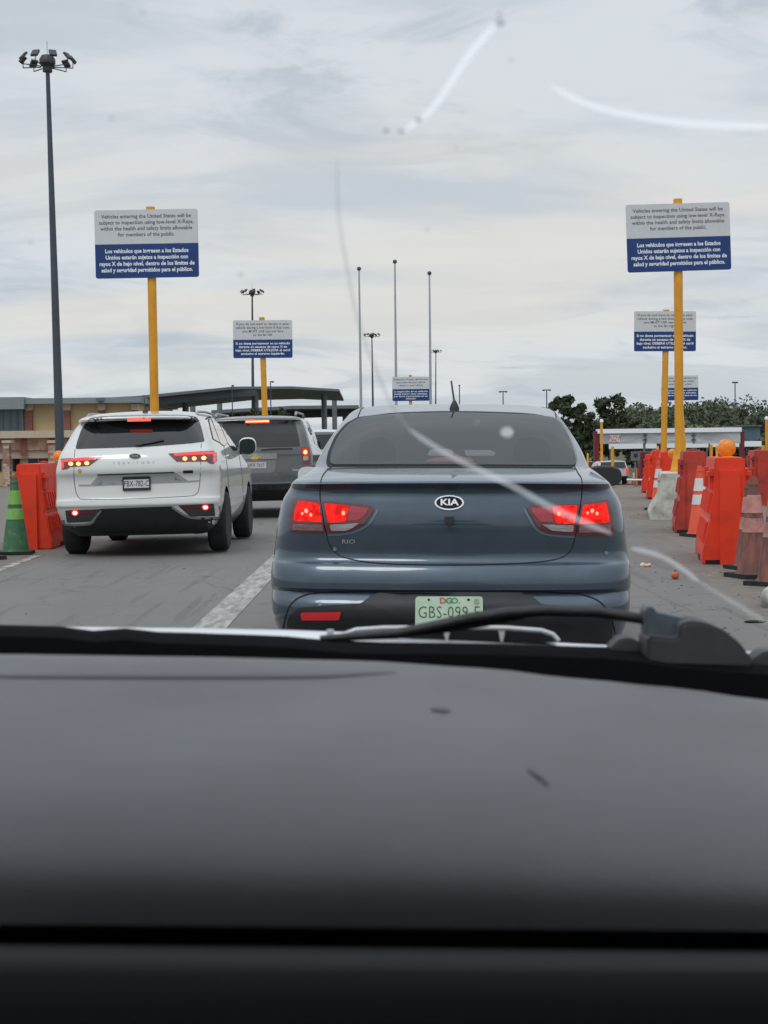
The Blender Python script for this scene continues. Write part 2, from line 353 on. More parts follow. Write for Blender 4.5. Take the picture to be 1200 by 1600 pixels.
# ================================================================== SETTING
def sheet(name, pts, m, z=.004, **k):
    bm = B(); bm.faces.new([bm.verts.new((p[0], p[1], gz(p[1]) + z)) for p in pts]); o = build(name, bm, m, None, 0); return tag(o, kind='structure')
bm = B(); ys = [-40, -10, 0, 5, 10, 15, 20, 30, 38, 45, 55, 60, 70, 80, 90, 100, 110, 120, 160, 250, 500, 1000, 2500, 5000]; xs = [-3000, -800, -200, -60, -20, -10, -5, 0, 5, 10, 20, 60, 200, 800, 3000]
gr = [[bm.verts.new((x, y, gz(y))) for x in xs] for y in ys]
for a, b in zip(gr, gr[1:]):
    for i in range(len(xs) - 1): bm.faces.new((a[i], a[i + 1], b[i + 1], b[i]))
M_asph = bpy.data.materials.new('asphalt'); M_asph.use_nodes = True
def asphalt(m):
    t = m.node_tree; b = t.nodes['Principled BSDF']; N = t.nodes.new; Lk = t.links.new
    co = N('ShaderNodeTexCoord').outputs['Object']
    def nz(s, d, r=.6, sc=None):
        c = co
        if sc: mp = N('ShaderNodeMapping'); mp.inputs['Scale'].default_value = sc; Lk(co, mp.inputs[0]); c = mp.outputs[0]
        n = N('ShaderNodeTexNoise'); n.inputs['Scale'].default_value = s; n.inputs['Detail'].default_value = d; n.inputs['Roughness'].default_value = r; Lk(c, n.inputs['Vector']); return n.outputs[0]
    def mr(v, a, b_, c=0, d=1):
        n = N('ShaderNodeMapRange'); n.interpolation_type = 'SMOOTHSTEP'; Lk(v, n.inputs[0])
        for i, q in enumerate((a, b_, c, d)): n.inputs[i + 1].default_value = q
        return n.outputs[0]
    def mx(f, a, c):
        n = N('ShaderNodeMix'); n.data_type = 'RGBA'; Lk(f, n.inputs[0])
        for i, v in ((6, a), (7, c)):
            if isinstance(v, tuple): n.inputs[i].default_value = (*v, 1)
            else: Lk(v, n.inputs[i])
        return n.outputs[2]
    def ma(op, a, c):
        n = N('ShaderNodeMath'); n.operation = op
        for i, v in enumerate((a, c)):
            if isinstance(v, (int, float)): n.inputs[i].default_value = v
            else: Lk(v, n.inputs[i])
        return n.outputs[0]
    c = mx(mr(nz(.35, 6, .65, (2.2, .5, 1)), .32, .68), (.116, .110, .105), (.146, .138, .130))
    c = mx(mr(nz(160, 3), .40, .62, 0, .55), c, (.25, .235, .22))
    c = mx(mr(nz(2.5, 8, .7), .57, .70, 0, .45), c, (.075, .072, .070))
    c = mx(mr(nz(1.2, 3, .5, (6, .25, 1)), .58, .66, 0, .35), c, (.07, .068, .066))
    sp = N('ShaderNodeSeparateXYZ'); Lk(co, sp.inputs[0])
    e = ma('SUBTRACT', sp.outputs[0], ma('ADD', ma('MULTIPLY', sp.outputs[1], .0925), 1.48))
    e = ma('ADD', e, ma('MULTIPLY', ma('SUBTRACT', nz(1.6, 7, .7), .5), 1.6))
    dirt = mx(mr(nz(5, 8, .7), .35, .65), (.135, .108, .085), (.21, .175, .14))
    c = mx(ma('MULTIPLY', mr(e, -.1, .35), .85), c, dirt)
    e2 = ma('SUBTRACT', ma('SUBTRACT', -3.75, sp.outputs[0]), ma('MULTIPLY', ma('SUBTRACT', nz(1.9, 7, .7), .5), 1.3))
    c = mx(ma('MULTIPLY', mr(e2, -.1, .3), .55), c, dirt)
    vo = N('ShaderNodeTexVoronoi'); vo.feature = 'DISTANCE_TO_EDGE'; vo.inputs['Scale'].default_value = .55
    wv = N('ShaderNodeVectorMath'); wv.operation = 'ADD'; nn = N('ShaderNodeTexNoise'); nn.inputs['Scale'].default_value = 1.5; nn.inputs['Detail'].default_value = 6; Lk(co, nn.inputs['Vector']); Lk(co, wv.inputs[0]); Lk(nn.outputs['Color'], wv.inputs[1]); Lk(wv.outputs[0], vo.inputs['Vector'])
    c = mx(mr(vo.outputs['Distance'], .0, .010, .45, 0), c, (.05, .048, .046))
    Lk(c, b.inputs['Base Color']); b.inputs['Roughness'].default_value = .82
    bu = N('ShaderNodeBump'); bu.inputs['Strength'].default_value = .5; bu.inputs['Distance'].default_value = .006; Lk(nz(120, 4), bu.inputs['Height']); Lk(bu.outputs[0], b.inputs['Normal'])
asphalt(M_asph)
tag(build('road', bm, M_asph, None, 0), kind='structure')
M_line = mat('worn_road_paint', lin(184, 181, 174), .75, col2=(.17, .162, .153), vscale=7, detail=12, stretch=(2.2, .35, 1), lo=.33, hi=.72)
def strip(a, b, wd, z=.004, m=M_line, n=8):
    bm = B(); a, b = Vector(a), Vector(b); d = (b - a).normalized(); q = Vector((-d.y, d.x, 0)) * wd / 2; pr = None
    for i in range(n + 1):
        p = a.lerp(b, i / n); zz = gz(p.y) + z; c = (bm.verts.new((p.x - q.x, p.y - q.y, zz)), bm.verts.new((p.x + q.x, p.y + q.y, zz)))
        if pr: bm.faces.new((pr[0], pr[1], c[1], c[0]))
        pr = c
    return tag(build('lane_line', bm, m, None, 0), kind='structure')
g0, g1 = G(334, 975), G(432, 878); dd = (g1 - g0)
strip(g0 - dd * .8, g0 + dd * 6, .235)
g0, g1 = G(-40, 905), G(60, 868); strip(g0, g1, .10, m=mat('worn_thin_line', lin(190, 185, 175), .7, col2=(.15, .142, .134), vscale=5, detail=10, lo=.45, hi=.62))
M_grass = mat('grass', (.075, .085, .035), .9, col2=(.10, .085, .05), vscale=.15, bump=.3)
sheet('grass_verge', [(14, 118), (300, 118), (600, 2400), (-600, 2400), (-90, 160), (-30, 160), (-5, 118)], M_grass, .03)
# hill with a wood on it
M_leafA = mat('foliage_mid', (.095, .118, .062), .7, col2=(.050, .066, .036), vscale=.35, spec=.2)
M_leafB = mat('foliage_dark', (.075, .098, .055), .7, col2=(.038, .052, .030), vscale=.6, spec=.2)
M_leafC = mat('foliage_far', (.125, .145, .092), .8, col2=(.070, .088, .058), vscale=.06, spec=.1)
M_bark = mat('bark', (.09, .075, .06), .9, var=.4, vscale=5)
def hill_h(x, y):
    u = (x - 80) / 32.0; e = math.exp(-abs(u) ** 2.4) ; v = max(0, 1 - ((y - 420) / 130) ** 2)
    return 10.5 * e * v + 2.0 * noise.noise(Vector((x * .03, y * .03, 0))) * v * e
bm = B(); hg = []
for j in range(28):
    y = 295 + j * 9.3; hg.append([bm.verts.new((x, y, -1.6 + hill_h(x, y))) for x in range(-40, 320, 10)])
for a, b in zip(hg, hg[1:]):
    for i in range(len(a) - 1): bm.faces.new((a[i], a[i + 1], b[i + 1], b[i]))
tag(build('hill', bm, M_grass, None, 60), kind='structure')
def leafcard(bm, c, s, rn):
    a = Vector((rn.gauss(0, 1), rn.gauss(0, 1), rn.gauss(0, 1))).normalized(); b = a.cross(Vector((rn.gauss(0, 1), rn.gauss(0, 1), rn.gauss(0, 1)))).normalized(); l = s * rn.uniform(.6, 1.3)
    bm.faces.new([bm.verts.new(c + a * l), bm.verts.new(c + b * l * .5), bm.verts.new(c - a * l), bm.verts.new(c - b * l * .5)])
rn = random.Random(3); bm = B()
for i in range(900):
    x = rn.uniform(25, 150); y = rn.uniform(310, 470); h = hill_h(x, y)
    if h < .5 and rn.random() < .7: continue
    r = rn.choice((1.2, 1.6, 2.2, 3.2)) * rn.uniform(.8, 1.2); c = Vector((x, y, -1.6 + h + r * .55))
    for k in range(70):
        d = Vector((rn.gauss(0, 1), rn.gauss(0, 1), rn.gauss(0, 1))).normalized(); leafcard(bm, c + Vector((d.x * r, d.y * r, d.z * r * .8)) * rn.uniform(.6, 1.02), .55, rn)
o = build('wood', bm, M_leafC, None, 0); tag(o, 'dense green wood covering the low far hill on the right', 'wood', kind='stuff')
def tree(name, label, px, D, ytop, wpx, m, seed, group, cat='tree', low=.25, leaf=.22, n=5200):
    rn = random.Random(seed); g = GD(px, D); s = F / D; H = (P(px, ytop, D) - g).z; W = wpx / s / 2
    t = thing(name, label, cat, g, group=group); bm = B(); ends = []
    if H > 3: tube(bm, [(0, 0, -.1), (.05, 0, H * .3), (-.1, .05, H * .6), (0, 0, H * .85)], [H * .028, H * .022, H * .014, .02], 8)
    for k in range(11):
        a = rn.uniform(0, 6.28); z0 = H * rn.uniform(low * .6, .65); r = W * rn.uniform(.55, .95); e = Vector((math.cos(a) * r, math.sin(a) * r, min(H * .92, z0 + r * rn.uniform(.3, 1.0))))
        tube(bm, [(0, 0, z0), e * .5 + Vector((0, 0, z0 * .5)), e], [H * .012, H * .008, .012], 5); ends.append(e)
    build('trunk', bm, M_bark, t, 60)
    bm = B(); cl = []
    for k in range(34):
        a = rn.uniform(0, 6.28); q = rn.random() ** .6; z = H * rn.uniform(low, .93); env = math.sin(math.pi * min(1, max(.12, (z / H - low * .7) / (1.06 - low * .7)))) ** .6
        cl.append((Vector((math.cos(a) * W * .8 * q * env, math.sin(a) * W * .8 * q * env, z)), W * rn.uniform(.16, .34)))
    cl += [(e, W * .25) for e in ends]
    for k in range(n):
        c, r = rn.choice(cl); d = Vector((rn.gauss(0, 1), rn.gauss(0, 1), rn.gauss(0, 1))).normalized() * r * rn.uniform(.5, 1.08); d.z *= .75; leafcard(bm, c + d, leaf, rn)
    build('crown', bm, m, t, 0); return t
GT = 'trees beyond the inspection lanes'
tree('broadleaf_tree', 'dark green tree left of the two tall trees beside the blue car roof', 882, 130, 613, 62, M_leafB, 11, GT)
tree('broadleaf_tree', 'tallest round dark green tree standing over the white gantry end', 953, 135, 614, 66, M_leafB, 12, GT)
tree('broadleaf_tree', 'lower tree filling the gap between the two tall dark trees', 915, 150, 636, 46, M_leafA, 13, GT)
tree('broadleaf_tree', 'small bushy tree right of the tallest dark tree by the hill foot', 988, 165, 648, 44, M_leafA, 14, GT, low=.1)
tree('bush', 'olive green bush under the canopy behind the dark grey SUV', 405, 95, 627, 60, M_leafA, 15, None, 'bush', .1, .12, 3600)
tree('bush', 'lower olive bush right of the yellow sign pole under the canopy', 441, 97, 631, 46, M_leafA, 16, None, 'bush', .1, .12, 3000)
for i, (px, D, yt, wp) in enumerate([(1002, 150, 688, 60), (1052, 165, 684, 66), (1102, 150, 690, 60), (1150, 165, 686, 60), (1193, 150, 690, 52), (905, 150, 690, 60)]):
    tree('shrub', ['scrubby shrub behind the white gantry near its maroon left booth', 'scrubby shrub behind the gantry left of the yellow sign pole', 'scrubby shrub behind the gantry above the round amber lamp', 'scrubby shrub behind the right end of the gantry', 'scrubby shrub at the right edge behind the tall yellow bollard', 'low scrub at the foot of the dark trees beside the blue car mirror'][i], px, D, yt, wp, M_leafA, 30 + i, 'scrub behind the gantry', 'shrub', .05, .26, 1500)

# ================================================================== RIGHT BACKGROUND: inspection gantry
M_maroon = mat('maroon_paint', lin(120, 24, 44), .45, var=.2)
M_gant = mat('gantry_white', lin(190, 194, 196), .55, col2=lin(150, 156, 160), vscale=.6, stretch=(1, 1, 4))
M_gant2 = mat('gantry_edge_white', lin(235, 238, 240), .4)
def pbox(bm, x0, y0, x1, y1, D, dep, base=False):       # box whose front face spans that rectangle at depth D
    a = P(x0, y0, D); b = P(x1, y1, D); z0, z1 = min(a.z, b.z), max(a.z, b.z)
    if base: z0 = gz(D)
    box(bm, (a.x, D, z0), (b.x, D + dep, z1))
GD0 = 108
def part(name, rects, D, dep, m, parent, base=False, bev=0):
    bm = B()
    for r in rects: pbox(bm, *r, D, dep, base)
    return build(name, bm, m, parent, 30, bev)
t = thing('inspection_gantry', 'long white overhead gantry on maroon posts across the lanes on the right', 'gantry', (0, 0, 0))
for x0, x1 in ((937, 1007), (1009.5, 1082.5), (1085, 1157)): part('beam_panel', [(x0, 675.5, x1, 692.5)], GD0, .6, M_gant, t)
part('roof_edge', [(934, 670.5, 1159, 674.5)], GD0 - .15, .95, M_gant2, t)
for x in (1008, 1084): part('joint_bracket', [(x - 3.5, 679, x + 3.5, 681), (x - 3.5, 686, x + 3.5, 688), (x - .9, 675, x + .9, 693)], GD0 - .08, .07, M_steel, t)
for x0, x1 in ((928.5, 936), (1157.5, 1163.5)): part('post', [(x0, 674, x1, 740)], GD0 + .05, .5, M_maroon, t, True)
part('post', [(1006, 690, 1009, 740)], GD0 + .1, .3, M_steel, t, True)
sg = part('sign_plate', [(952.5, 680.5, 968.5, 690.5)], GD0 - .05, .03, M_gant2, t)
for i, s in enumerate(('AUTOS', 'ONLY')):
    b = text_bm(s, 1, .02); c = P(960.5, 683.2 + i * 4.6, GD0 - .09)
    for v in b.verts: v.co = Vector((c.x + v.co.x * .24, c.y, c.z + v.co.y * .24))
    build('lettering', b, mat('sign_red', lin(190, 50, 50), .5), sg, 0)
for i, (a, b_, y0, y1) in enumerate([(952, 1026, 693.5, 700.5), (1042, 1107, 692, 699), (1110, 1190, 690, 697.5)]):
    t = thing('lane_beam', ['low white beam under the gantry over the leftmost lane', 'middle low white beam behind the two yellow sign poles', 'rightmost low white beam reaching past the gantry end'][i], 'beam', GD((a + b_) / 2, GD0 + 9), group='low white beams behind the gantry'); o = t.location.copy()
    for nm, rc, dp, m in (('beam', [(a, y0, b_, y1)], .25, M_gant2), ('post', [(a + 1, y0 + 1, a + 3, 740)], .2, M_steel), ('post', [(b_ - 3, y0 + 1, b_ - 1, 740)], .2, M_steel)):
        q = part(nm, rc, GD0 + 9 + (.03 if nm == 'post' else 0), dp, m, t, nm == 'post'); q.location = -o
    bb = text_bm('XXXX XXX XXX'.replace('X', '-'), 1, .03, 1.1); bb.free()
for i, (x0, x1, y0, lab) in enumerate([(1001, 1015, 707, 'maroon inspection booth with white corner post near the red cones'), (1075, 1092, 704, 'maroon booth behind the leaning orange barrier under the gantry')]):
    D = 96; g = GD((x0 + x1) / 2, D); t = thing('booth', lab, 'booth', g, group='maroon booths in the lanes'); s = F / D; W = (x1 - x0) / s; H = (P(x0, y0, D).z - g.z)
    b = B(); box(b, (-W / 2, 0, 0), (W / 2, 1.2, H)); build('wall', b, M_maroon, t, 30, .03)
    b = B(); box(b, (-W / 2 - .04, -.04, H), (W / 2 + .04, 1.24, H + .07)); build('roof', b, M_steel, t, 30)
    b = B(); box(b, (-W * .3, -.012, H * .55), (W * .3, -.001, H * .86)); build('window', b, M_glass, t, 30)
def bollard(px, D, ytop, wpx, cap, label, m=M_yellow, base=None):
    g = GD(px, D); H = P(px, ytop, D).z - g.z; r = wpx * D / F / 2; t = thing('bollard', label, 'bollard', g, group='yellow bollards in the inspection lanes')
    b = B(); tube(b, [(0, 0, -.05), (0, 0, H - .04), (0, 0, H)], [r, r, r * .6], 12); build('post', b, m, t, 40)
    if cap:
        b = B(); lathe(b, [(r * 1.3, H), (r * 1.4, H + .12), (r * .9, H + .2), (0, H + .22)], 12); build('cap', b, M_gant2, t, 40)
    b = B(); lathe(b, [(r * 1.8, 0), (r * 1.8, .03), (r, .04)], 12); build('foot', b, M_steel, t, 40)
for a in [(940.5, 102, 660, 4.2, 1, 'tall yellow bollard with white cap at the left end of the gantry'), (957.5, 92, 697, 5, 0, 'short yellow bollard behind the white pickup roof'),
          (918.5, 104, 708, 3, 0, 'thin yellow bollard just above the blue car mirror'), (1028, 90, 697, 4, 0, 'yellow bollard left of the rear right sign pole'),
          (1111.5, 90, 694, 5, 0, 'yellow bollard left of the big round amber lamp'), (1120.5, 95, 696, 4, 0, 'second yellow bollard tucked beside the big round amber lamp'),
          (1192.5, 92, 696, 5.5, 0, 'thick yellow bollard at the right edge of the gantry'), (1198, 98, 656, 4.5, 1, 'tall white capped yellow bollard at the right photo edge'),
          (994, 95, 731, 3, 0, 'short yellow bollard beside the red cones'), (998, 99, 728, 2.6, 0, 'short yellow bollard in front of the maroon booth')]: bollard(*a)
g = GD(1016.5, 92); t = thing('barrier_gate', 'white lane barrier post with its arm lowered beside the maroon booth', 'barrier gate', g)
b = B(); tube(b, [(0, 0, 0), (0, 0, 1.35)], .09, 10); build('post', b, M_gant2, t); b = B(); tube(b, [(0, 0, 1.35), (0, 0, 1.8)], .12, 10); build('cap', b, M_black, t)
b = B(); tube(b, [(-.03, -.03, .42), (-1.4, -.03, .46)], .05, 8); build('arm', b, M_gant2, t)
g = GD(984, 94); t = thing('lane_signal', 'small grey lane signal box on a post above the red cones', 'signal', g)
b = B(); tube(b, [(.35, 0, 0), (.35, 0, 1.6)], .05, 8); build('post', b, M_steel, t); b = B(); box(b, (.1, -.12, 1.55), (.6, .12, 2.1)); build('housing', b, M_steel, t, 30, .01); b = B(); lathe(b, [(0, -.135), (.13, -.135), (.13, -.12)], 14, 'Y', (.35, 0, 1.85)); build('lens', b, M_black, t)
# blue grey building and far lamps
t = thing('warehouse', 'blue grey box building behind the right end of the gantry', 'building', (0, 0, 0)); part('wall', [(1160, 666, 1188, 700)], 200, 12, mat('blue_grey_cladding', lin(88, 108, 128), .6, var=.2, vscale=.3, stretch=(6, 1, .3)), t, True); part('roof', [(1158.5, 664.6, 1189.5, 666)], 199.6, 13, M_steel, t)
t = thing('hilltop_building', 'low pale flat building on the crest of the wooded hill', 'building', (0, 0, 0)); part('wall', [(1088, 636.5, 1114, 645)], 440, 10, M_gant, t); part('roof', [(1087, 635.6, 1115, 636.5)], 439.5, 11, M_steel, t)

# ================================================================== LEFT BACKGROUND
M_brick = bpy.data.materials.new('brick'); M_brick.use_nodes = True
def brick(m, c1, c2, mo, sc):
    t = m.node_tree; b = t.nodes['Principled BSDF']; n = t.nodes.new('ShaderNodeTexBrick'); co = t.nodes.new('ShaderNodeTexCoord'); mp = t.nodes.new('ShaderNodeMapping'); mp.inputs['Rotation'].default_value = (R(90), 0, 0)
    t.links.new(co.outputs['Object'], mp.inputs[0]); t.links.new(mp.outputs[0], n.inputs['Vector']); n.inputs['Scale'].default_value = sc
    n.inputs['Color1'].default_value = (*c1, 1); n.inputs['Color2'].default_value = (*c2, 1); n.inputs['Mortar'].default_value = (*mo, 1); n.inputs['Mortar Size'].default_value = .015
    t.links.new(n.outputs['Color'], b.inputs['Base Color']); b.inputs['Roughness'].default_value = .85
brick(M_brick, lin(150, 92, 80), lin(128, 78, 70), lin(140, 110, 98), 4)
M_check = bpy.data.materials.new('chequered_brick'); M_check.use_nodes = True; brick(M_check, lin(140, 86, 76), lin(196, 176, 158), lin(150, 120, 108), 1.3)
M_tan = mat('tan_block', lin(196, 172, 132), .85, var=.1, vscale=.8); M_cream = mat('cream_stone', lin(196, 180, 158), .85, var=.12); M_stone = mat('mottled_stone', lin(196, 164, 138), .85, col2=lin(158, 112, 96), vscale=1.4)
M_curt = mat('curtain_glass', lin(96, 110, 120), .25, var=.35, vscale=.5, stretch=(3, 1, .2)); M_zinc = mat('grey_metal_roof', lin(132, 142, 144), .55, var=.12); M_dkwin = mat('dark_window', (.012, .015, .025), .1)
DB = 120; t = thing('terminal_building', 'tan and brick two storey building with grey roof at the left edge', 'building')
part('wall', [(-260, 629, 218, 780)], DB, 20, M_tan, t, True)
part('roof', [(38, 622.5, 219, 629)], DB - 1.2, 22, M_zinc, t); part('roof', [(-260, 624, 37, 639)], DB - 1.5, 10, M_zinc, t)
for x in (40, 99, 153, 205):
    pl = part('pillar', [(x, 641, x + 10.5, 677)], DB - .35, .34, M_brick, t); part('capital', [(x - .5, 631, x + 11, 641)], DB - .42, .41, M_cream, pl)
part('curtain_wall', [(-260, 639, 37, 677)], DB - .3, .28, M_curt, t)
for x in (-20, -8, 4, 16, 27): part('mullion', [(x, 641, x + 1.2, 677)], DB - .38, .07, M_steel, t)
part('ledge', [(-260, 677, 222, 682)], DB - 1.1, 1.08, M_cream, t); part('frieze', [(-260, 683, 222, 701)], DB - .5, .48, M_stone, t); part('lower_wall', [(-260, 702, 222, 714)], DB - .3, .28, M_cream, t)
for x0, x1 in ((-40, -26), (-14, 2), (19, 31), (44, 59), (61, 75), (92, 108), (112, 128)): part('window', [(x0, 715, x1, 736)], DB - .1, .08, M_dkwin, t)
for x in (32, 76, 108): part('downpipe_pillar', [(x, 683, x + 9.5, 712)], DB - .62, .1, M_brick, t)
for x in (4, 75): part('column', [(x, 692, x + 12, 780)], DB - 2.2, .7, M_check, t, True); part('capital', [(x - 1.5, 688, x + 13.5, 692)], DB - 2.35, 1, M_cream, t)
# steel canopy beyond it
M_can = mat('canopy_dark_steel', lin(70, 76, 84), .6, var=.15, vscale=.2); M_canf = mat('canopy_fascia', lin(112, 120, 126), .55, var=.1)
t = thing('parking_canopy', 'large sloping grey steel canopy roof on columns behind the two SUVs', 'canopy')
def slab(name, pts, thick, back, drop, m, par):        # pts = (px, py, D) along the front edge
    bm = B(); fr = [P(*p) for p in pts]; r = [[], [], [], []]
    for p in fr:
        for k, q in enumerate((p, p - Vector((0, 0, thick)), p + Vector((0, back, -thick - drop)), p + Vector((0, back, -drop)))): r[k].append(bm.verts.new(q))
    for k in range(4):
        for i in range(len(fr) - 1): bm.faces.new((r[k][i], r[k][i + 1], r[(k + 1) % 4][i + 1], r[(k + 1) % 4][i]))
    bm.faces.new([r[k][0] for k in range(4)]); bm.faces.new([r[k][-1] for k in range(4)][::-1]); bmesh.ops.recalc_face_normals(bm, faces=bm.faces)
    return build(name, bm, m, par, 30)
slab('roof', [(150, 622, 118), (215, 618.5, 122), (365, 604, 130), (455, 603.5, 140), (530, 608, 150)], .22, 17, .4, M_canf, t)
slab('girder', [(170, 628, 120), (215, 626, 123), (365, 611, 131), (400, 609, 133)], .5, .5, 0, M_can, t)
slab('girder', [(210, 632, 134), (365, 618, 144), (505, 613, 160)], .5, .5, 0, M_can, t)
for x, D, yt in ((213, 130, 628), (292, 135, 622), (303, 152, 624), (401, 136, 612), (508, 152, 612), (524, 172, 618), (345, 160, 622)): 
    b = B(); g = GD(x, D); tube(b, [g, P(x, yt, D) * 1 if False else Vector((g.x, g.y, P(x, yt, D).z))], .28, 10); build('column', b, M_steel, t, 40)
t2 = thing('parking_canopy', 'lower flat canopy wing between the grey SUV and the blue sedan', 'canopy')
slab('roof', [(330, 641, 168), (455, 634, 172), (560, 633, 176)], .35, 30, .2, M_canf, t2); slab('girder', [(335, 645, 175), (560, 638, 181)], .9, .5, 0, M_can, t2)
for x, D in ((508, 178), (540, 190), (455, 180), (380, 176)):
    b = B(); g = GD(x, D); tube(b, [g, Vector((g.x, g.y, P(x, 640, D).z))], .3, 10); build('column', b, M_steel, t2, 40)
# far ground colour strip of parked vehicles is hidden behind the cars

# ================================================================== MASTS, FLAG POLES
M_flood = mat('floodlight_body', (.035, .036, .04), .5)
def highmast(D, px, ytop, pxb, label, heads=10, R0=1.7):
    g = GD(pxb, D); top = P(px, ytop, D); H = top.z - g.z; lx = top.x - g.x
    t = thing('light_mast', label, 'light mast', g, group='high mast floodlights'); b = B()
    tube(b, [(0, 0, -.1), (lx * .5, 0, H * .5), (lx, 0, H)], [.30, .22, .12], 14); build('pole', b, M_darkpole, t, 40)
    b = B(); lathe(b, [(.0, H + .45), (.35, H + .4), (.5, H + .15), (.5, H - .1), (.3, H - .3), (.3, H - .6), (.12, H - .6)], 16, c=(lx, 0, 0)); tube(b, [(lx, 0, H + .4), (lx, 0, H + 1.3)], .015, 5)
    build('head_ring', b, M_flood, t, 40)
    for k in range(heads):
        a = 2 * math.pi * k / heads + .25; d = Vector((math.cos(a), math.sin(a), 0)); b = B(); c = Vector((lx, 0, H - .15)) + d * R0
        tube(b, [Vector((lx, 0, H - .3)) + d * .4, c + Vector((0, 0, -.15))], .035, 6)
        Mx = Matrix.Translation(c + Vector((0, 0, .34))) @ Matrix.Rotation(a, 4, 'Z') @ Matrix.Rotation(R(48), 4, 'Y'); box(b, (-.25, -.22, -.06), (.25, .22, .08), Mx)
        tube(b, [c + Vector((0, 0, -.15)) , c + Vector((0, 0, .34))], .03, 5)
        build('floodlight', b, M_flood, t, 30)
    return t
highmast(98, 74, 97, 96, 'tallest dark light mast with ring of floodlights at the far left', 9, 1.55)
highmast(245, 394, 457, 396, 'light mast rising between the two left blue and white signs', 8)
highmast(345, 581, 524, 584, 'light mast between the left and middle flag poles', 8)
highmast(480, 681, 549, 680.5, 'light mast just right of the right flag pole', 8)
def tpole(D, px, ytop, label, arm, one=False):
    g = GD(px, D); H = P(px, ytop, D).z - g.z; t = thing('lamp_post', label, 'lamp post', g, group='far lamp posts'); r = 1.3 * D / F
    b = B(); tube(b, [(0, 0, 0), (0, 0, H)], [r * .9, r * .6], 8); build('pole', b, M_darkpole, t, 40)
    for s in ((1,) if one else (-1, 1)):
        b = B(); A = arm * D / F; box(b, (min(0, s * A), -.2, H - r * .7), (max(0, s * A), .2, H + r * .3)); box(b, (min(s * A * .45, s * A), -.35, H - r * 1.3), (max(s * A * .45, s * A), .35, H + r * .1)); build('lamp_head', b, M_flood, t, 30)
tpole(330, 787, 611.5, 'short twin arm lamp post above the roof right of the antenna', 6.5)
tpole(300, 855, 609, 'twin arm lamp post beside the left dark tree', 6.5)
tpole(210, 1149, 597, 'single slim lamp post standing before the wooded hill', 4, False)
tpole(500, 969, 620, 'tiny pale lamp post above the tallest dark tree', 4)
tpole(420, 719, 601.5, 'thin bare mast right of the car antenna', 1.2)
tpole(128, 365, 602, 'slim lamp post in front of the canopy left of the sign', 2.5, True)
tpole(128, 425, 596, 'slim lamp post with short arm right of the yellow sign pole', 5, True)
M_flag = mat('flag_pole_grey', lin(168, 172, 176), .35, metal=.5)
for px, yt, pxb, lab in ((561, 423, 565.5, 'left one of three bare silver flag poles'), (617, 412, 620, 'tallest middle flag pole behind the small distant sign'), (671, 430, 673.5, 'right flag pole beside the distant sign edge')):
    D = 100; g = GD(pxb + .5, D); tp = P(px, yt, D); H = tp.z - g.z; lx = tp.x - g.x; t = thing('flag_pole', lab, 'flag pole', g, group='three bare flag poles')
    b = B(); tube(b, [(0, 0, -.1), (lx * .5, 0, H * .5), (lx, 0, H)], [.1, .085, .05], 12); build('pole', b, M_flag, t, 40)
    b = B(); lathe(b, [(.0, H - .02), (.11, H + .03), (.14, H + .12), (.11, H + .22), (0, H + .26)], 14, c=(lx, 0, 0)); build('finial', b, M_darkpole, t, 40)

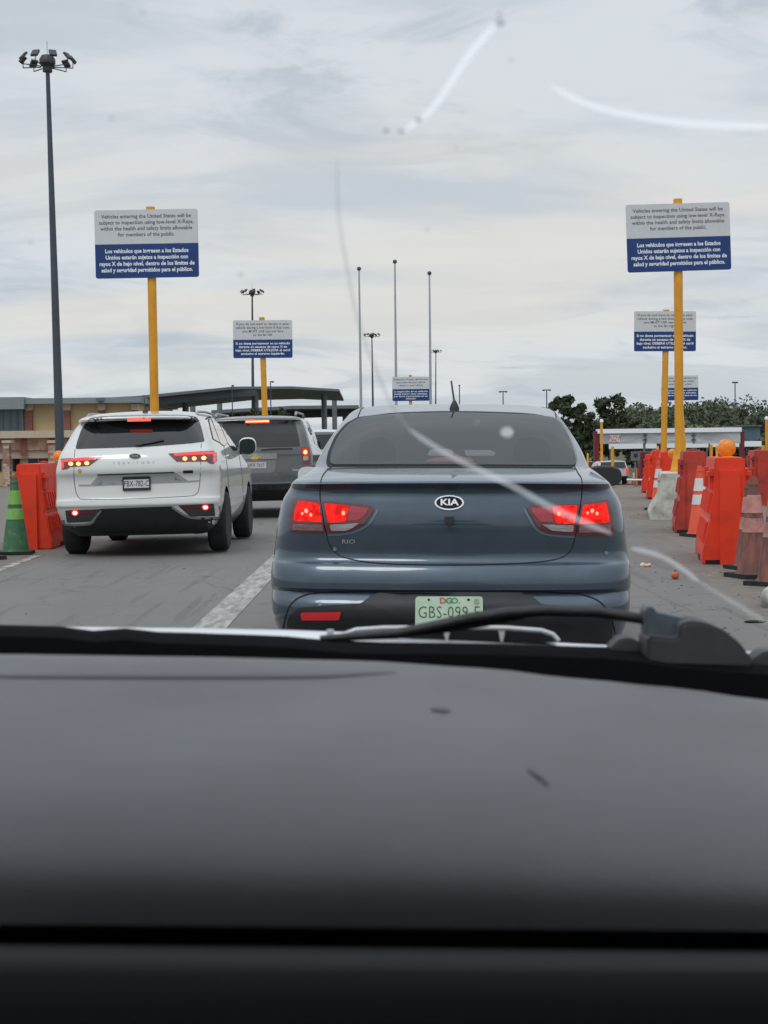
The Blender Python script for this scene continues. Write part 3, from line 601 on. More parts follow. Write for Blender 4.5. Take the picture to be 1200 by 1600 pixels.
# ================================================================== SIGNS
EN1 = 'Vehicles entering the United States will be\nsubject to inspection using low-level X-Rays,\nwithin the health and safety limits allowable\nfor members of the public.'
ES1 = 'Los vehículos que ingresen a los Estados\nUnidos estarán sujetos a inspección con\nrayos X de bajo nivel, dentro de los límites de\nsalud y seguridad permitidos para el público.'
EN2 = 'If you do not want to remain in your\nvehicle during a low-level X-Ray scan,\nyou MUST USE opt-out lane\nto the far %s'
ES2 = 'Si no desea permanecer en su vehículo\ndurante un escaneo de rayos X de\nbajo nivel, DEBERÁ UTILIZAR el carril\nexclusivo al extremo %s.'
def sign(px, D, x0, x1, yt, yb, ymid, base_z, pxb, label, en, es, ry=0, tilt=0, pw=.075, small=False, poletop=8, flare=True):
    s = F / D; g = GD(pxb, D); top = P(px, yt - poletop, D); a = P(x0, yt, D); b_ = P(x1, yb, D); W = (x1 - x0) / s; H = (yb - yt) / s; c = (a + b_) / 2 - g
    t = thing('information_sign', label, 'sign', g, group='blue and white inspection signs')
    b = B(); tube(b, [(0, 0, base_z), (top.x - g.x, 0, top.z - g.z)], pw, 18); build('pole', b, M_yellow, t, 40)
    if flare:
        b = B(); lathe(b, [(.16, base_z), (.16, base_z + .02), (.15, base_z + .03), (pw + .01, base_z + .38)], 4); box(b, (-.15, -.15, base_z - .002), (.15, .15, base_z + .015)); build('foot', b, M_yellow, t, 30)
    hm = (yb - ymid) / s; Mx = Matrix.Translation(c + Vector((0, -pw - .03, 0))) @ Matrix.Rotation(tilt, 4, 'Y') @ Matrix.Rotation(ry, 4, 'Z')
    def plate(nm, z0, z1, m, rt, rb, par, y=0):
        r = .04; pts = []
        for (cx, cz, st, on) in ((W / 2, z1, 0, rt), (-W / 2, z1, 90, rt), (-W / 2, z0, 180, rb), (W / 2, z0, 270, rb)):
            if not on: pts.append((cx, cz)); continue
            ox = cx - math.copysign(r, cx); oz = cz - (r if cz == z1 else -r)
            pts += [(ox + r * math.cos(R(st + k * 22.5)), oz + r * math.sin(R(st + k * 22.5))) for k in range(5)]
        bm = B(); f = [bm.verts.new((x, y, z)) for x, z in pts]; q = [bm.verts.new((x, y + .012, z)) for x, z in pts]; bm.faces.new(f); bm.faces.new(q[::-1])
        for i in range(len(f)): bm.faces.new((f[i], q[i], q[(i + 1) % len(f)], f[(i + 1) % len(f)]))
        bmesh.ops.recalc_face_normals(bm, faces=bm.faces); bmesh.ops.transform(bm, matrix=Mx, verts=bm.verts); return build(nm, bm, m, par, 30)
    wp = plate('panel', -H / 2 + hm, H / 2, M_white, 1, 0, t); bp = plate('panel', -H / 2, -H / 2 + hm - .001, M_blue, 0, 1, t)
    def put(txt, zc, m, par, bold, wide, high):
        bm = text_bm(txt, 1, bold, 1.0, 1.12 if not small else 1.2)
        xs = [v.co.x for v in bm.verts]; ys_ = [v.co.y for v in bm.verts]; sx = wide / (max(xs) - min(xs)); sy = high / (max(ys_) - min(ys_)); my = (max(ys_) + min(ys_)) / 2; mxx = (max(xs) + min(xs)) / 2
        for v in bm.verts: v.co = Vector(((v.co.x - mxx) * sx, -.003, zc + (v.co.y - my) * sy))
        bmesh.ops.transform(bm, matrix=Mx, verts=bm.verts); build('lettering', bm, m, par, 0)
    hw = H - hm
    put(en, H / 2 - hw * .47, M_txt, wp, .008, W * .91, hw * .68); put(es, -H / 2 + hm * .5, M_txtw, bp, .03, W * .92, hm * .72)
    b = B()
    for z in (-H * .25, H * .25): box(b, (-.1, .013, z - .025), (.1, .05, z + .025), Mx)
    build('bracket', b, M_steel, t, 0)
    return t
sign(235, 26.9, 150.5, 310.5, 329.5, 434.5, 382, .0, 245, 'big left blue and white X-ray notice on yellow pole behind the white SUV', EN1, ES1, tilt=R(-.3), flare=False, poletop=6)
sign(1059, 26.7, 977, 1140, 320, 424, 372, .735, 1062, 'big right X-ray notice on yellow pole standing on the white concrete barrier', EN1, ES1, ry=R(4), tilt=R(-1.5), poletop=9)
sign(409, 49, 365, 457, 501, 559.5, 531, 0, 418, 'smaller left notice on yellow pole above the dark grey SUV', EN2 % 'left', ES2 % 'izquierdo', tilt=R(.3), pw=.09, flare=False, poletop=5)
sign(1041, 46.7, 990, 1086, 487, 549, 518.5, 0, 1036, 'second right notice partly hidden behind the big right yellow pole', EN2 % 'right.', ES2 % 'derecho', tilt=R(.6), pw=.09, flare=False, poletop=3)
EN3 = 'Inspection of your vehicle may\ntake a few minutes, please\nremain in your vehicle'; ES3 = 'La inspección de su vehículo\npuede tomar unos minutos,\npor favor permanezca en su\nvehículo'
sign(641, 77, 613, 670.5, 589, 626.5, 608, -.4, 643, 'small distant notice standing among the flag poles above the blue sedan', EN3, ES3, pw=.08, flare=False, poletop=3, small=True)
sign(1063, 78, 1033, 1090.5, 587, 625.5, 606, -.45, 1075, 'farthest right notice on its own thin grey pole before the hill', EN3, ES3, pw=.05, flare=False, poletop=1, small=True)

# ================================================================== BARRIERS, CONES, AMBER LAMPS
def waterbarrier(px, py, yaw, Ln, label, m, hs=1.0, D=None, lug=True):
    g = G(px, py) if D is None else GD(px, D); t = thing('water_barrier', label, 'barrier', g, yaw, 'orange water filled barriers')
    prof = [(.27, .0), (.27, .12), (.25, .20), (.205, .42), (.185, .46), (.20, .50), (.165, .66), (.155, .72), (.15, 1.0), (.145, 1.06)]
    prof = [(x, z * hs) for x, z in prof]; bm = B(); L0 = [bm.verts.new((x, 0, z)) for x, z in prof] + [bm.verts.new((-x, 0, z)) for x, z in prof[::-1]]
    f = bm.faces.new(L0); r = bmesh.ops.extrude_face_region(bm, geom=[f]); bmesh.ops.translate(bm, vec=(0, Ln, 0), verts=[v for v in r['geom'] if isinstance(v, bmesh.types.BMVert)])
    bmesh.ops.recalc_face_normals(bm, faces=bm.faces); bmesh.ops.bevel(bm, geom=[e for e in bm.edges if e.calc_face_angle(0) > .3], offset=.014, segments=2, affect='EDGES')
    for sx in (-1, 1):
        n = int(Ln / .17)
        for k in range(n):
            y = .13 + k * (Ln - .2) / n
            for (x0, z0), (x1, z1) in (((.245, .21), (.203, .41)), ((.20, .51), (.165, .70))):
                vs = [(x0 - .03, z0), (x0 + .026, z0), (x1 + .026, z1), (x1 - .03, z1)]; q = []
                for yy in (y, y + .06): q.append([bm.verts.new((sx * x, yy, z * hs)) for x, z in vs])
                for i in range(4): bm.faces.new((q[0][i], q[0][(i + 1) % 4], q[1][(i + 1) % 4], q[1][i]))
                bm.faces.new(q[0]); bm.faces.new(q[1][::-1])
    bmesh.ops.recalc_face_normals(bm, faces=bm.faces); 
    for sx in (-1, 1):
        x0, x1 = sorted((sx * .14, sx * .19)); box(bm, (x0, .10, .74 * hs), (x1, .34, .95 * hs)); x0, x1 = sorted((sx * .15, sx * .215)); box(bm, (x0, .06, .88 * hs), (x1, .40, .92 * hs))
        if Ln > 1.2: x0, x1 = sorted((sx * .14, sx * .19)); box(bm, (x0, Ln - .5, .74 * hs), (x1, Ln - .2, .95 * hs))
    build('shell', bm, m, t, 32)
    bm = B(); box(bm, (-.1, -.045, .0), (.1, .02, .93 * hs)); build('end_rib', bm, m, t, 30, .012)
    bm = B(); box(bm, (-.24, -.004, .0), (-.1, .05, .045)); box(bm, (-.276, Ln * .35, .0), (-.2, Ln * .35 + .22, .06)); box(bm, (.2, Ln * .35, .0), (.276, Ln * .35 + .22, .06)); build('fork_slot', bm, M_gap, t, 0)
    bm = B(); lathe(bm, [(.05, 1.05 * hs), (.05, 1.085 * hs), (0, 1.09 * hs)], 12, c=(0, Ln * .6, 0)); build('fill_cap', bm, M_orange2, t, 30)
    return t
waterbarrier(1141, 882, R(-9), 1.8, 'nearest bright orange water barrier with the large round amber lamp on top', M_orange)
waterbarrier(1086, 833, R(-9), 1.5, 'faded red barrier just behind the white concrete barrier', M_orange2, 1.04)
waterbarrier(1046, 797, R(-9), 1.8, 'orange barrier left of the white concrete barrier with an amber lamp', M_orange)
waterbarrier(1030, 780, R(-9), 1.8, 'farthest orange barrier of the right hand row', M_orange)
waterbarrier(47, 859, R(2), 1.8, 'orange water barrier beside the green cone left of the white SUV', M_orange)
waterbarrier(1192, 790, R(-9), 1.8, 'far orange barrier with striped top at the right photo edge', M_orange2)
waterbarrier(1128, 760, R(80), 1.5, 'distant orange barrier placed across the lane behind the nearest one', M_orange2)
waterbarrier(1018, 770, R(-9), 1.8, 'last small orange barrier at the far end of the right hand row', M_orange)
def jersey(px, py, yaw, Ln, label):
    g = G(px, py); t = thing('concrete_barrier', label, 'barrier', g, yaw, 'white concrete barriers under the signs'); bm = B(); rows = []
    prof = [(.29, 0), (.30, .08), (.27, .16), (.19, .30), (.16, .38), (.145, .70), (.125, .735)]; loop = [(x, z) for x, z in prof] + [(-x, z) for x, z in prof[::-1]]; n = 14
    for k in range(n + 1):
        y = Ln * k / n; r = []
        for x, z in loop:
            q = noise.noise(Vector((x * 6, y * 5 + 3, z * 7))) ; cut = .07 * max(0, q) if (z < .2 or k in (0, n)) else .012 * q
            r.append(bm.verts.new((x * 1.22 * (1 - cut * 1.6), y, z)))
        rows.append(r)
    m_ = len(loop)
    for a, b in zip(rows, rows[1:]):
        for i in range(m_): bm.faces.new((a[i], a[(i + 1) % m_], b[(i + 1) % m_], b[i]))
    bm.faces.new(rows[0]); bm.faces.new(rows[-1][::-1]); bmesh.ops.recalc_face_normals(bm, faces=bm.faces); build('block', bm, M_conc, t, 25)
    bm = B(); tube(bm, [(-.14, .2, .62), (-.21, .2, .61), (-.21, .34, .61), (-.14, .34, .62)], .013, 6); build('lifting_loop', bm, M_steel, t, 30)
    bm = B(); rn = random.Random(2)
    for k in range(16):
        c = Vector((-.27 + rn.uniform(-.14, .08), rn.uniform(-.25, .5), .015)); bmesh.ops.create_icosphere(bm, subdivisions=1, radius=rn.uniform(.015, .045), matrix=Matrix.Translation(c) @ Matrix.Rotation(rn.random() * 3, 4, 'X'))
    return t
jersey(1050, 812, R(-9), 2.4, 'white chipped concrete barrier carrying the big right sign pole')
g = GD(245, 26.2); jersey(245, 815, R(0), 1.6, 'concrete barrier hidden under the big left sign behind the white SUV')
# debris heap under the chipped barrier
rn = random.Random(5)
M_cone = mat('cone_orange', lin(222, 78, 44), .55, var=.2); M_conedirty = mat('cone_dirty', lin(136, 82, 70), .8, col2=lin(88, 66, 62), vscale=9, stretch=(2, 2, .6), bump=.2)
M_refl = mat('cone_reflective_white', lin(222, 220, 214), .5, var=.12); M_refld = mat('cone_reflective_dirty', lin(204, 140, 130), .6, col2=lin(150, 104, 98), vscale=8)
M_green = mat('cone_green', lin(46, 92, 62), .65, col2=lin(92, 120, 94), vscale=11, lo=.3, hi=.5); M_lime = mat('cone_lime_band', lin(132, 182, 90), .6, var=.2, vscale=14)
def cone(px, py, label, body, band, H=.92, D=None, tip=None, rz=.3, lean=0):
    g = G(px, py) if D is None else GD(px, D); t = thing('traffic_cone', label, 'traffic cone', g, rz, 'traffic cones'); t.rotation_euler = (0, lean, rz)
    k = H / .92; rb, rt = .155 * k, .035 * k; z0 = .04 * k; rad = lambda z: rb + (rt - rb) * (z - z0) / (H - z0)
    b = B(); box(b, (-.2 * k, -.2 * k, 0), (.2 * k, .2 * k, z0)); build('base', b, M_rubber, t, 30, .015 * k)
    b = B(); lathe(b, [(rb + .02 * k, z0), (rb, z0 + .02 * k), (rt, H - .02), (rt * .8, H), (rt * .5, H), (rt * .5, H - .03)], 28); build('body', b, body, t, 40)
    for a, c in ((.45, .59), (.64, .82)):
        b = B(); lathe(b, [(rad(H * a) + .001, H * a), (rad(H * a) + .004, H * a + .002), (rad(H * c) + .004, H * c - .002), (rad(H * c) + .001, H * c)], 28); build('band', b, band, t, 40)
    b = B(); lathe(b, [(rt + .006, H * .90), (rt + .012, H * .91), (rt + .011, H * .93), (rt + .004, H * .94)], 24); build('collar', b, body if tip is None else tip, t, 40)
    return t
cone(25, 866, 'green cone with lime bands at the left edge', M_green, M_lime, rz=.1)
cone(-24, 874, 'black based cone mostly cut off by the left photo edge', M_green, M_lime, rz=.5)
cone(1094, 838, 'orange cone with white bands between the red and nearest orange barriers', M_cone, M_refl)
cone(1108, 832, 'orange cone half hidden behind the nearest orange barrier', M_cone, M_refl)
cone(1171, 889, 'dirty cone squeezed behind the nearest dirty cones', M_conedirty, M_refld, .84)
cone(1178, 902, 'dirty brown cone with pink bands right of the nearest orange barrier', M_conedirty, M_refld, .9)
cone(1212, 914, 'dirty cone cut by the right photo edge', M_conedirty, M_refld, .9, rz=.8)
cone(1030, 797, 'white banded cone between the two farthest orange barriers', M_cone, M_refl)
cone(978, 757, 'small distant red cone behind the white vehicle', M_cone, M_refl, .85)
cone(990.5, 757, 'small distant red cone beside the short yellow bollard', M_cone, M_refl, .9)
M_alens = mat('amber_lens', lin(240, 140, 22), .3, coat=.4, emit=.10, ecol=lin(255, 150, 20), var=.35, vscale=25, bump=.8, bscale=60)
M_ahouse = mat('amber_housing', lin(232, 170, 40), .5, var=.15)
def beacon(px, py, r_px, D, ztop, label, yaw=0):
    s = F / D; c = P(px, py, D); t = thing('warning_light', label, 'warning light', (c.x, c.y, ztop), yaw, 'round amber warning lights'); h = c.z - ztop; r = r_px / s
    b = B(); lathe(b, [(0, -.065), (r * .35, -.062), (r * .8, -.05), (r * .9, -.03), (r * .9, .03), (r * .8, .05), (r * .35, .062), (0, .065)], 32, 'Y', (0, 0, h)); build('lens', b, M_alens, t, 50)
    b = B(); lathe(b, [(r * .9, -.035), (r, -.03), (r, .03), (r * .9, .035)], 32, 'Y', (0, 0, h)); build('rim', b, M_alens, t, 30)
    b = B(); box(b, (-r * .35, -.04, h - r * 1.05), (r * .35, .04, h - r * .88)); box(b, (-r * .5, -.06, -.005), (r * .5, .06, max(.01, h - r * 1.0))); build('housing', b, M_ahouse, t, 30, .006)
    return t
beacon(1135, 700, 14, 16.1, 1.062, 'large round amber lamp on the nearest orange barrier')
beacon(1051, 708, 7, 27, 1.06, 'small round amber lamp just left of the big right sign pole')
beacon(1036, 714, 5.5, 29.5, 1.06, 'farthest small amber lamp on the orange barrier row')
beacon(92, 713, 9, 20.6, 1.09, 'round amber lamp beside the left tail lamp of the white SUV', .2)
# litter
g = G(1055, 905); t = thing('fruit', 'round orange brown fruit lying on the road', 'fruit', g); b = B()
bmesh.ops.create_uvsphere(b, u_segments=20, v_segments=12, radius=.036, matrix=Matrix.Translation((0, 0, .034)))
build('skin', b, mat('fruit_skin', lin(205, 120, 72), .5, col2=lin(168, 66, 40), vscale=30), t, 60); b = B(); lathe(b, [(.006, .066), (.012, .078), (.004, .074)], 8); build('crown', b, M_bark, t, 30)
g = G(1012, 885); b = B(); rn = random.Random(8); 
for k in range(7):
    c = Vector((rn.uniform(-.06, .06), rn.uniform(-.05, .05), .015)); bmesh.ops.create_icosphere(b, subdivisions=2, radius=rn.uniform(.015, .035), matrix=Matrix.Translation(c) @ Matrix.Rotation(rn.random() * 3, 4, 'Z') @ Matrix.Diagonal((1, .7, .7, 1)))
o = build('fruit_peel', b, mat('peel', lin(226, 168, 110), .6, col2=lin(240, 225, 200), vscale=30), None, 60); o.location = g; tag(o, 'crumpled pale orange fruit peel on the road left of the fruit', 'peel')
b = B(); rn = random.Random(9)
for k in range(260):
    px = rn.uniform(880, 1230) if k % 5 else rn.uniform(0, 420); py = rn.uniform(800, 1010); g = G(px, py)
    if px < 980 and py > 860 and px > 430: continue
    bmesh.ops.create_icosphere(b, subdivisions=1, radius=rn.uniform(.003, .009) * g.y / 12, matrix=Matrix.Translation(g + Vector((0, 0, .003))) @ Matrix.Diagonal((1.3, .8, .5, 1)))
for k in range(120):
    px = rn.uniform(1020, 1210); py = rn.uniform(800, 1000); g = G(px, py)
    bmesh.ops.create_icosphere(b, subdivisions=1, radius=rn.uniform(.004, .011), matrix=Matrix.Translation(g + Vector((0, 0, .003))) @ Matrix.Diagonal((1.3, .8, .5, 1)))
tag(build('gravel', b, mat('grit', lin(190, 182, 170), .8, col2=lin(70, 64, 58), vscale=3), None, 0), 'loose grit and chips scattered over the road', 'gravel', kind='stuff')
b = B(); g = G(1180, 973); bmesh.ops.create_icosphere(b, subdivisions=2, radius=.05, matrix=Matrix.Translation((0, 0, .008)) @ Matrix.Diagonal((1.6, .5, .2, 1))); o = build('rubber_scrap', b, M_rubber, None, 40); o.location = g; tag(o, 'black rubber scrap lying at the lower right road edge', 'scrap')
b = B(); g = G(1209, 948); bmesh.ops.create_icosphere(b, subdivisions=3, radius=.15, matrix=Matrix.Translation((0, 0, .06)))
for v in b.verts: v.co *= 1 + .25 * noise.noise(v.co * 9)
o = build('concrete_lump', b, M_conc, None, 40); o.location = g + Vector((.06, 0, 0)); tag(o, 'pale broken lump of concrete at the right photo edge', 'rubble')

# ================================================================== BLUE SEDAN
M_rio = mat('slate_blue_paint', (.054, .084, .117), .28, metal=.5, coat=1, var=.14, vscale=9, crough=.045)
rio_rows = [(.20, .72, .16, 4.2, 0, 0), (.28, .78, .06, 4.30, 0, 0), (.38, .815, .0, 4.34, 0, 0), (.43, .824, -.05, 4.35, 0, 0), (.49, .828, -.062, 4.35, 0, 0), (.545, .83, -.026, 4.35, 1, 0), (.564, .832, -.046, 4.35, 1, 0), (.61, .832, -.044, 4.34, 0, .0),
            (.665, .829, -.022, 4.32, 0, 0), (.685, .826, .004, 4.30, 0, 0), (.72, .823, .016, 4.28, 0, 0), (.80, .812, .006, 4.22, 0, 0), (.88, .80, .004, 4.1, 0, 0), (.95, .785, .020, 3.75, 0, 0), (1.0, .757, .030, 3.45, 0, .0), (1.040, .737, -.012, 3.28, 1, .008), (1.056, .724, .03, 3.2, 0, .008),
            (1.085, .70, .28, 3.08, 0, .006), (1.108, .68, .52, 2.98, 1, .006), (1.20, .662, .80, 2.78, 0, .01), (1.30, .628, 1.12, 2.56, 0, .016), (1.375, .598, 1.42, 2.38, 0, .020), (1.418, .575, 1.72, 2.24, 0, .020), (1.440, .53, 1.95, 2.2, 0, .014), (1.447, .42, 2.02, 2.15, 0, .006)]
rio = Car('sedan', 'slate blue sedan with lit brake lamps directly ahead', 'car', 7.0, 702, -R(3.0), 0.012, rio_rows, M_rio, [(.735, .98), (.735, 3.55)], wr=.31, ww=.19, zlow=.27, rx=.34, ry=.26)
gl = [(565, 654), (600, 650), (650, 647.5), (709, 646.5), (770, 647.5), (830, 650), (866, 654), (878, 661), (889, 680), (899, 706), (902, 721), (897, 729), (840, 729), (709, 728), (580, 728), (521, 728), (516, 723), (519, 706), (530, 682), (546, 664)]
rio.patch('window_seal', rnd([(702 + (x - 706) * 1.014, 689 + (y - 689) * 1.055) for x, y in gl], 5), M_gap, off=.002)
for poly in ([(668, 713), (671, 704), (700, 702.5), (709, 705), (706, 713)], [(728, 713), (725, 704), (768, 704.5), (775, 709), (772, 713)]): rio.patch('headrest', rnd(poly, 3), mat('headrest_grey', (.5, .5, .52), .8), off=.004)
for poly in ([(560, 722), (563, 694), (580, 684), (600, 684), (616, 694), (620, 722)], [(800, 722), (803, 694), (820, 684), (842, 684), (858, 694), (862, 722)]): rio.patch('seat_back', rnd(poly, 6), mat('seat_dark', (.004, .004, .004), .9, spec=0), off=.0035)
rio.patch('high_brake_lamp', rnd([(662, 722), (680, 716), (709, 714), (735, 716), (742, 722)], 2), mat('dim_red', (.35, .05, .05), .3, emit=.10, ecol=(1, .2, .2)), off=.004, step=5)
M_pane = bpy.data.materials.new('rear_pane'); M_pane.use_nodes = True; pb = M_pane.node_tree.nodes['Principled BSDF']; pb.inputs['Base Color'].default_value = (.014, .016, .018, 1); pb.inputs['Roughness'].default_value = .025; pb.inputs['Alpha'].default_value = .62; pb.inputs['Specular IOR Level'].default_value = .6
rw = rio.patch('rear_window', rnd(gl, 5), M_pane, off=.009, skirt=0)
TG = [(519, 729), (508, 738), (502, 750), (500, 773), (504, 805), (510, 834), (515, 851), (524, 863), (541, 872), (589, 880), (650, 882.5), (709, 883), (770, 882), (831, 879), (868, 874), (886, 866), (896, 850), (903, 812), (909, 773), (909, 750), (903, 739), (898, 730)]
rio.line('boot_gap', TG, 1.6, M_gap, off=.0015)
for a in ([(565, 637), (558, 655)], [(867, 636), (869, 655)]): rio.line('roof_ditch', a, 1.6, M_gap, off=.0015)
rio.line('roof_seam', [(556, 657), (600, 648), (650, 645), (709, 644), (770, 645), (830, 648), (872, 656)], 1.4, M_gap, off=.0035)
rio.patch('bumper_insert', rnd([(587, 925), (822, 925), (847, 945), (935, 950), (955, 962), (961, 1100), (442, 1100), (450, 965), (468, 949), (565, 943)], 6), mat('bumper_black', (.028, .029, .032), .5, var=.2, bump=.2, bscale=200), off=.004, step=9)
rio.line('bumper_crease', [(441, 990), (447, 962), (456, 943), (474, 931), (505, 926), (587, 923.5), (705, 923), (822, 923.5), (890, 927), (925, 934), (944, 947), (955, 966), (961, 990)], 2.4, M_gap, off=.001)
# tail lamps
def lamp(housing, bits):
    h = rio.patch('tail_lamp', rnd(housing, 3), M_reddark, off=.006, step=5, skirt=.008)
    for nm, poly, m in bits: rio.patch(nm, rnd(poly, 2.5), m, off=.009, step=5, parent=h, skirt=.002)
    return h
lamp([(461, 779), (501, 782), (504, 805), (508, 833), (453, 831), (454, 808), (457, 790)], [('brake_lens', [(468, 784), (499, 787), (503, 815.5), (461, 814), (463, 797)], M_red), ('reverse_lens', [(460, 819), (504, 819.5), (506, 829.5), (459, 828)], M_clear2)])
lamp([(504, 782.5), (580, 790), (585.5, 796), (571, 817), (547, 830), (512, 833.5), (507, 808)], [('brake_lens', [(508, 787), (546, 790.5), (541, 813), (536, 815.5), (513, 816)], M_red), ('indicator_lens', [(548.5, 791), (577, 794.5), (571, 805), (561, 812), (543.5, 814)], mat('mid_red', (.30, .012, .02), .12, coat=1, emit=.06, ecol=(1, .03, .05))), ('reverse_lens', [(515, 819.5), (562, 817), (551, 825), (541, 829), (518, 829.5)], M_clear)])
lamp([(822, 793), (830, 790), (905, 787.5), (902, 812), (898, 836), (858, 832.5), (840, 823)], [('brake_lens', [(863, 791), (901, 790), (898, 818), (872, 818), (866, 812)], M_red), ('indicator_lens', [(828, 795), (860, 792), (865, 815), (845, 815), (836, 807)], MATS['mid_red']), ('reverse_lens', [(846, 819), (896, 821), (895, 831), (862, 829)], M_clear)])
lamp([(908, 787), (949, 781), (957, 806), (957.5, 836), (901, 836.5), (905, 812)], [('brake_lens', [(911, 790), (945, 786), (951, 816), (905, 819)], M_red), ('reverse_lens', [(905, 822), (952, 820), (953, 831), (904, 832)], M_clear2)])
for pts in ([(512, 836), (547, 833), (575, 820), (590, 797)], [(898, 839), (858, 836), (837, 826), (819, 795)]): rio.line('lamp_rim', pts, 3.2, mat('rim_paint', (.12, .165, .21), .25, metal=.5, coat=1), off=.003)
M_spot = mat('lamp_hot_spot', (.8, .1, .05), .3, emit=2.2, ecol=(1, .22, .14))
for x, y, q in ((480, 799, 2.6), (487, 805, 2), (474, 803, 1.6), (537, 802, 2.6), (873, 803, 2.6), (924, 799, 2.4), (931, 803, 2), (917, 802, 1.6)): rio.patch('brake_bulb', disc(x, y, q, q * 1.3, 12), M_spot, off=.0115, step=3, skirt=.001)
# badge, camera, model name, sensors
bd = rio.patch('badge', disc(702, 786, 23, 11.7), M_chrome, off=.009, step=6); rio.patch('badge_field', disc(702, 786, 20.3, 9.4), M_gap, off=.011, parent=bd, step=6)
rio.text('badge_lettering', 'KIA', 702, 786.2, 9.5, M_chrome, bold=.03, squeeze=1.38, off=.014, parent=bd)
rio.text('model_lettering', 'RIO', 545, 846, 6.6, M_chrome, bold=.01, squeeze=1.45, off=.006)
rio.patch('rear_camera', rnd([(694, 808), (710, 808), (708, 818), (704, 822), (700, 822), (696, 818)], 2.5), M_black, off=.02, step=5, skirt=.02)
for x, y in ((523, 858), (947, 864), (500, 944)): rio.patch('sensor', disc(x, y, 3, 3, 12), mat('sensor_grey', (.16, .20, .24), .4), off=.004, step=4)
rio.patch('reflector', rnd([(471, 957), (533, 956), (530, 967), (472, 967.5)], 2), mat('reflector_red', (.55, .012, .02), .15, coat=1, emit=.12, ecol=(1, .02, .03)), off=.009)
M_plate = mat('plate_pale_green', lin(208, 226, 200), .4, col2=lin(190, 214, 192), vscale=14)
pf = rio.patch('number_plate', rnd([(649, 933), (754.5, 933), (754.5, 986), (648.5, 986.5)], 5), M_plate, depth=-.085, off=0, skirt=.03)
def ptxt(s, x, y, h, m, **k): rio.text('plate_lettering', s, x, y, h, m, depth=-.087, off=.0, parent=pf, **k)
ptxt('GBS-099-E', 701.5, 957.5, 19.5, mat('plate_green_ink', lin(62, 98, 68), .5), squeeze=.80, spacing=1.04, bold=-.012)
for c, x, cl in (('D', 692, (200, 90, 70)), ('G', 701.5, (90, 140, 110)), ('O.', 712, (70, 160, 130))): ptxt(c, x, 939, 9, mat('ink_%d' % x, lin(*cl), .5), bold=.02, squeeze=1.15)
ptxt('DURANGO', 706, 972, 3.6, mat('ink_grey', lin(110, 120, 120), .5), squeeze=1.1, spacing=1.3)
for x, w_ in ((670, 3.2), (732, 4.0)):
    rio.patch('plate_screw', disc(x, 937, w_ * .6, 1.8, 12), M_black, depth=-.088, off=0, skirt=0, parent=pf)
rio.patch('plate_emblem', [(657, 976), (668, 973), (672, 979), (662, 981)], mat('ink_e', lin(150, 180, 160), .5), depth=-.088, off=0, skirt=0, parent=pf); rio.patch('plate_emblem', [(668, 978), (682, 974), (690, 976), (684, 982), (670, 983)], mat('ink_f', lin(205, 120, 80), .5), depth=-.088, off=0, skirt=0, parent=pf)
rio.patch('plate_emblem', [(741, 936), (748, 936), (748, 944), (741, 944)], mat('ink_g', lin(170, 170, 140), .5), depth=-.088, off=0, skirt=0, parent=pf)
# antenna, mirrors, boot lip marks
h, n = rio.hit(710, 640); b = B(); lathe(b, [(.028, -.01), (.026, .012), (.016, .035), (.008, .05)], 14, c=h); tube(b, [h + Vector((0, 0, .04)), h + Vector((-.008, .05, .09)), h + Vector((-.018, .10, .16))], [.006, .0055, .005], 8); build('antenna', b, M_black, rio.root, 40)
def mirror(car, cx, cy, yl, rx, rz, shell, gl_m, face=1.0, glx=0, arm=1):
    d = car.lray(cx, cy); c = car.eye + d * ((yl - car.eye.y) / d.y); b = B(); bmesh.ops.create_uvsphere(b, u_segments=24, v_segments=14, radius=1)
    for v in b.verts:
        k = 1 if v.co.y > 0 else .35
        v.co = Vector((math.copysign(abs(v.co.x) ** .75, v.co.x) * rx, v.co.y * .11 * k, math.copysign(abs(v.co.z) ** .75, v.co.z) * rz)) + c
    o = build('mirror', b, shell, car.root, 60)
    b = B(); f = [b.verts.new(c + Vector((math.copysign(abs(math.cos(a)) ** .75, math.cos(a)) * rx * .93, -.050 , math.copysign(abs(math.sin(a)) ** .75, math.sin(a)) * rz * .88 - rz * .04))) for a in [2 * math.pi * k / 32 for k in range(32)]]; b.faces.new(f); build('mirror_glass', b, gl_m, o, 0)
    b = B(); tube(b, [c + Vector((-arm * rx * .7, .02, -rz * .6)), c + Vector((-arm * (rx + .10), .03, -rz * .9))], [.035, .03], 10); build('mirror_arm', b, M_black, o, 40)
    return o
mirror(rio, 943, 744, 2.72, .112, .066, M_black, mat('mirror_dark', (.02, .02, .02), .3), arm=1)
mirror(rio, 483, 742, 2.72, .07, .062, M_black, mat('mirror_sky_pale', (.72, .73, .74), .3, coat=.5), arm=-1)  # sky reflection put into the mirror glass as a pale base colour

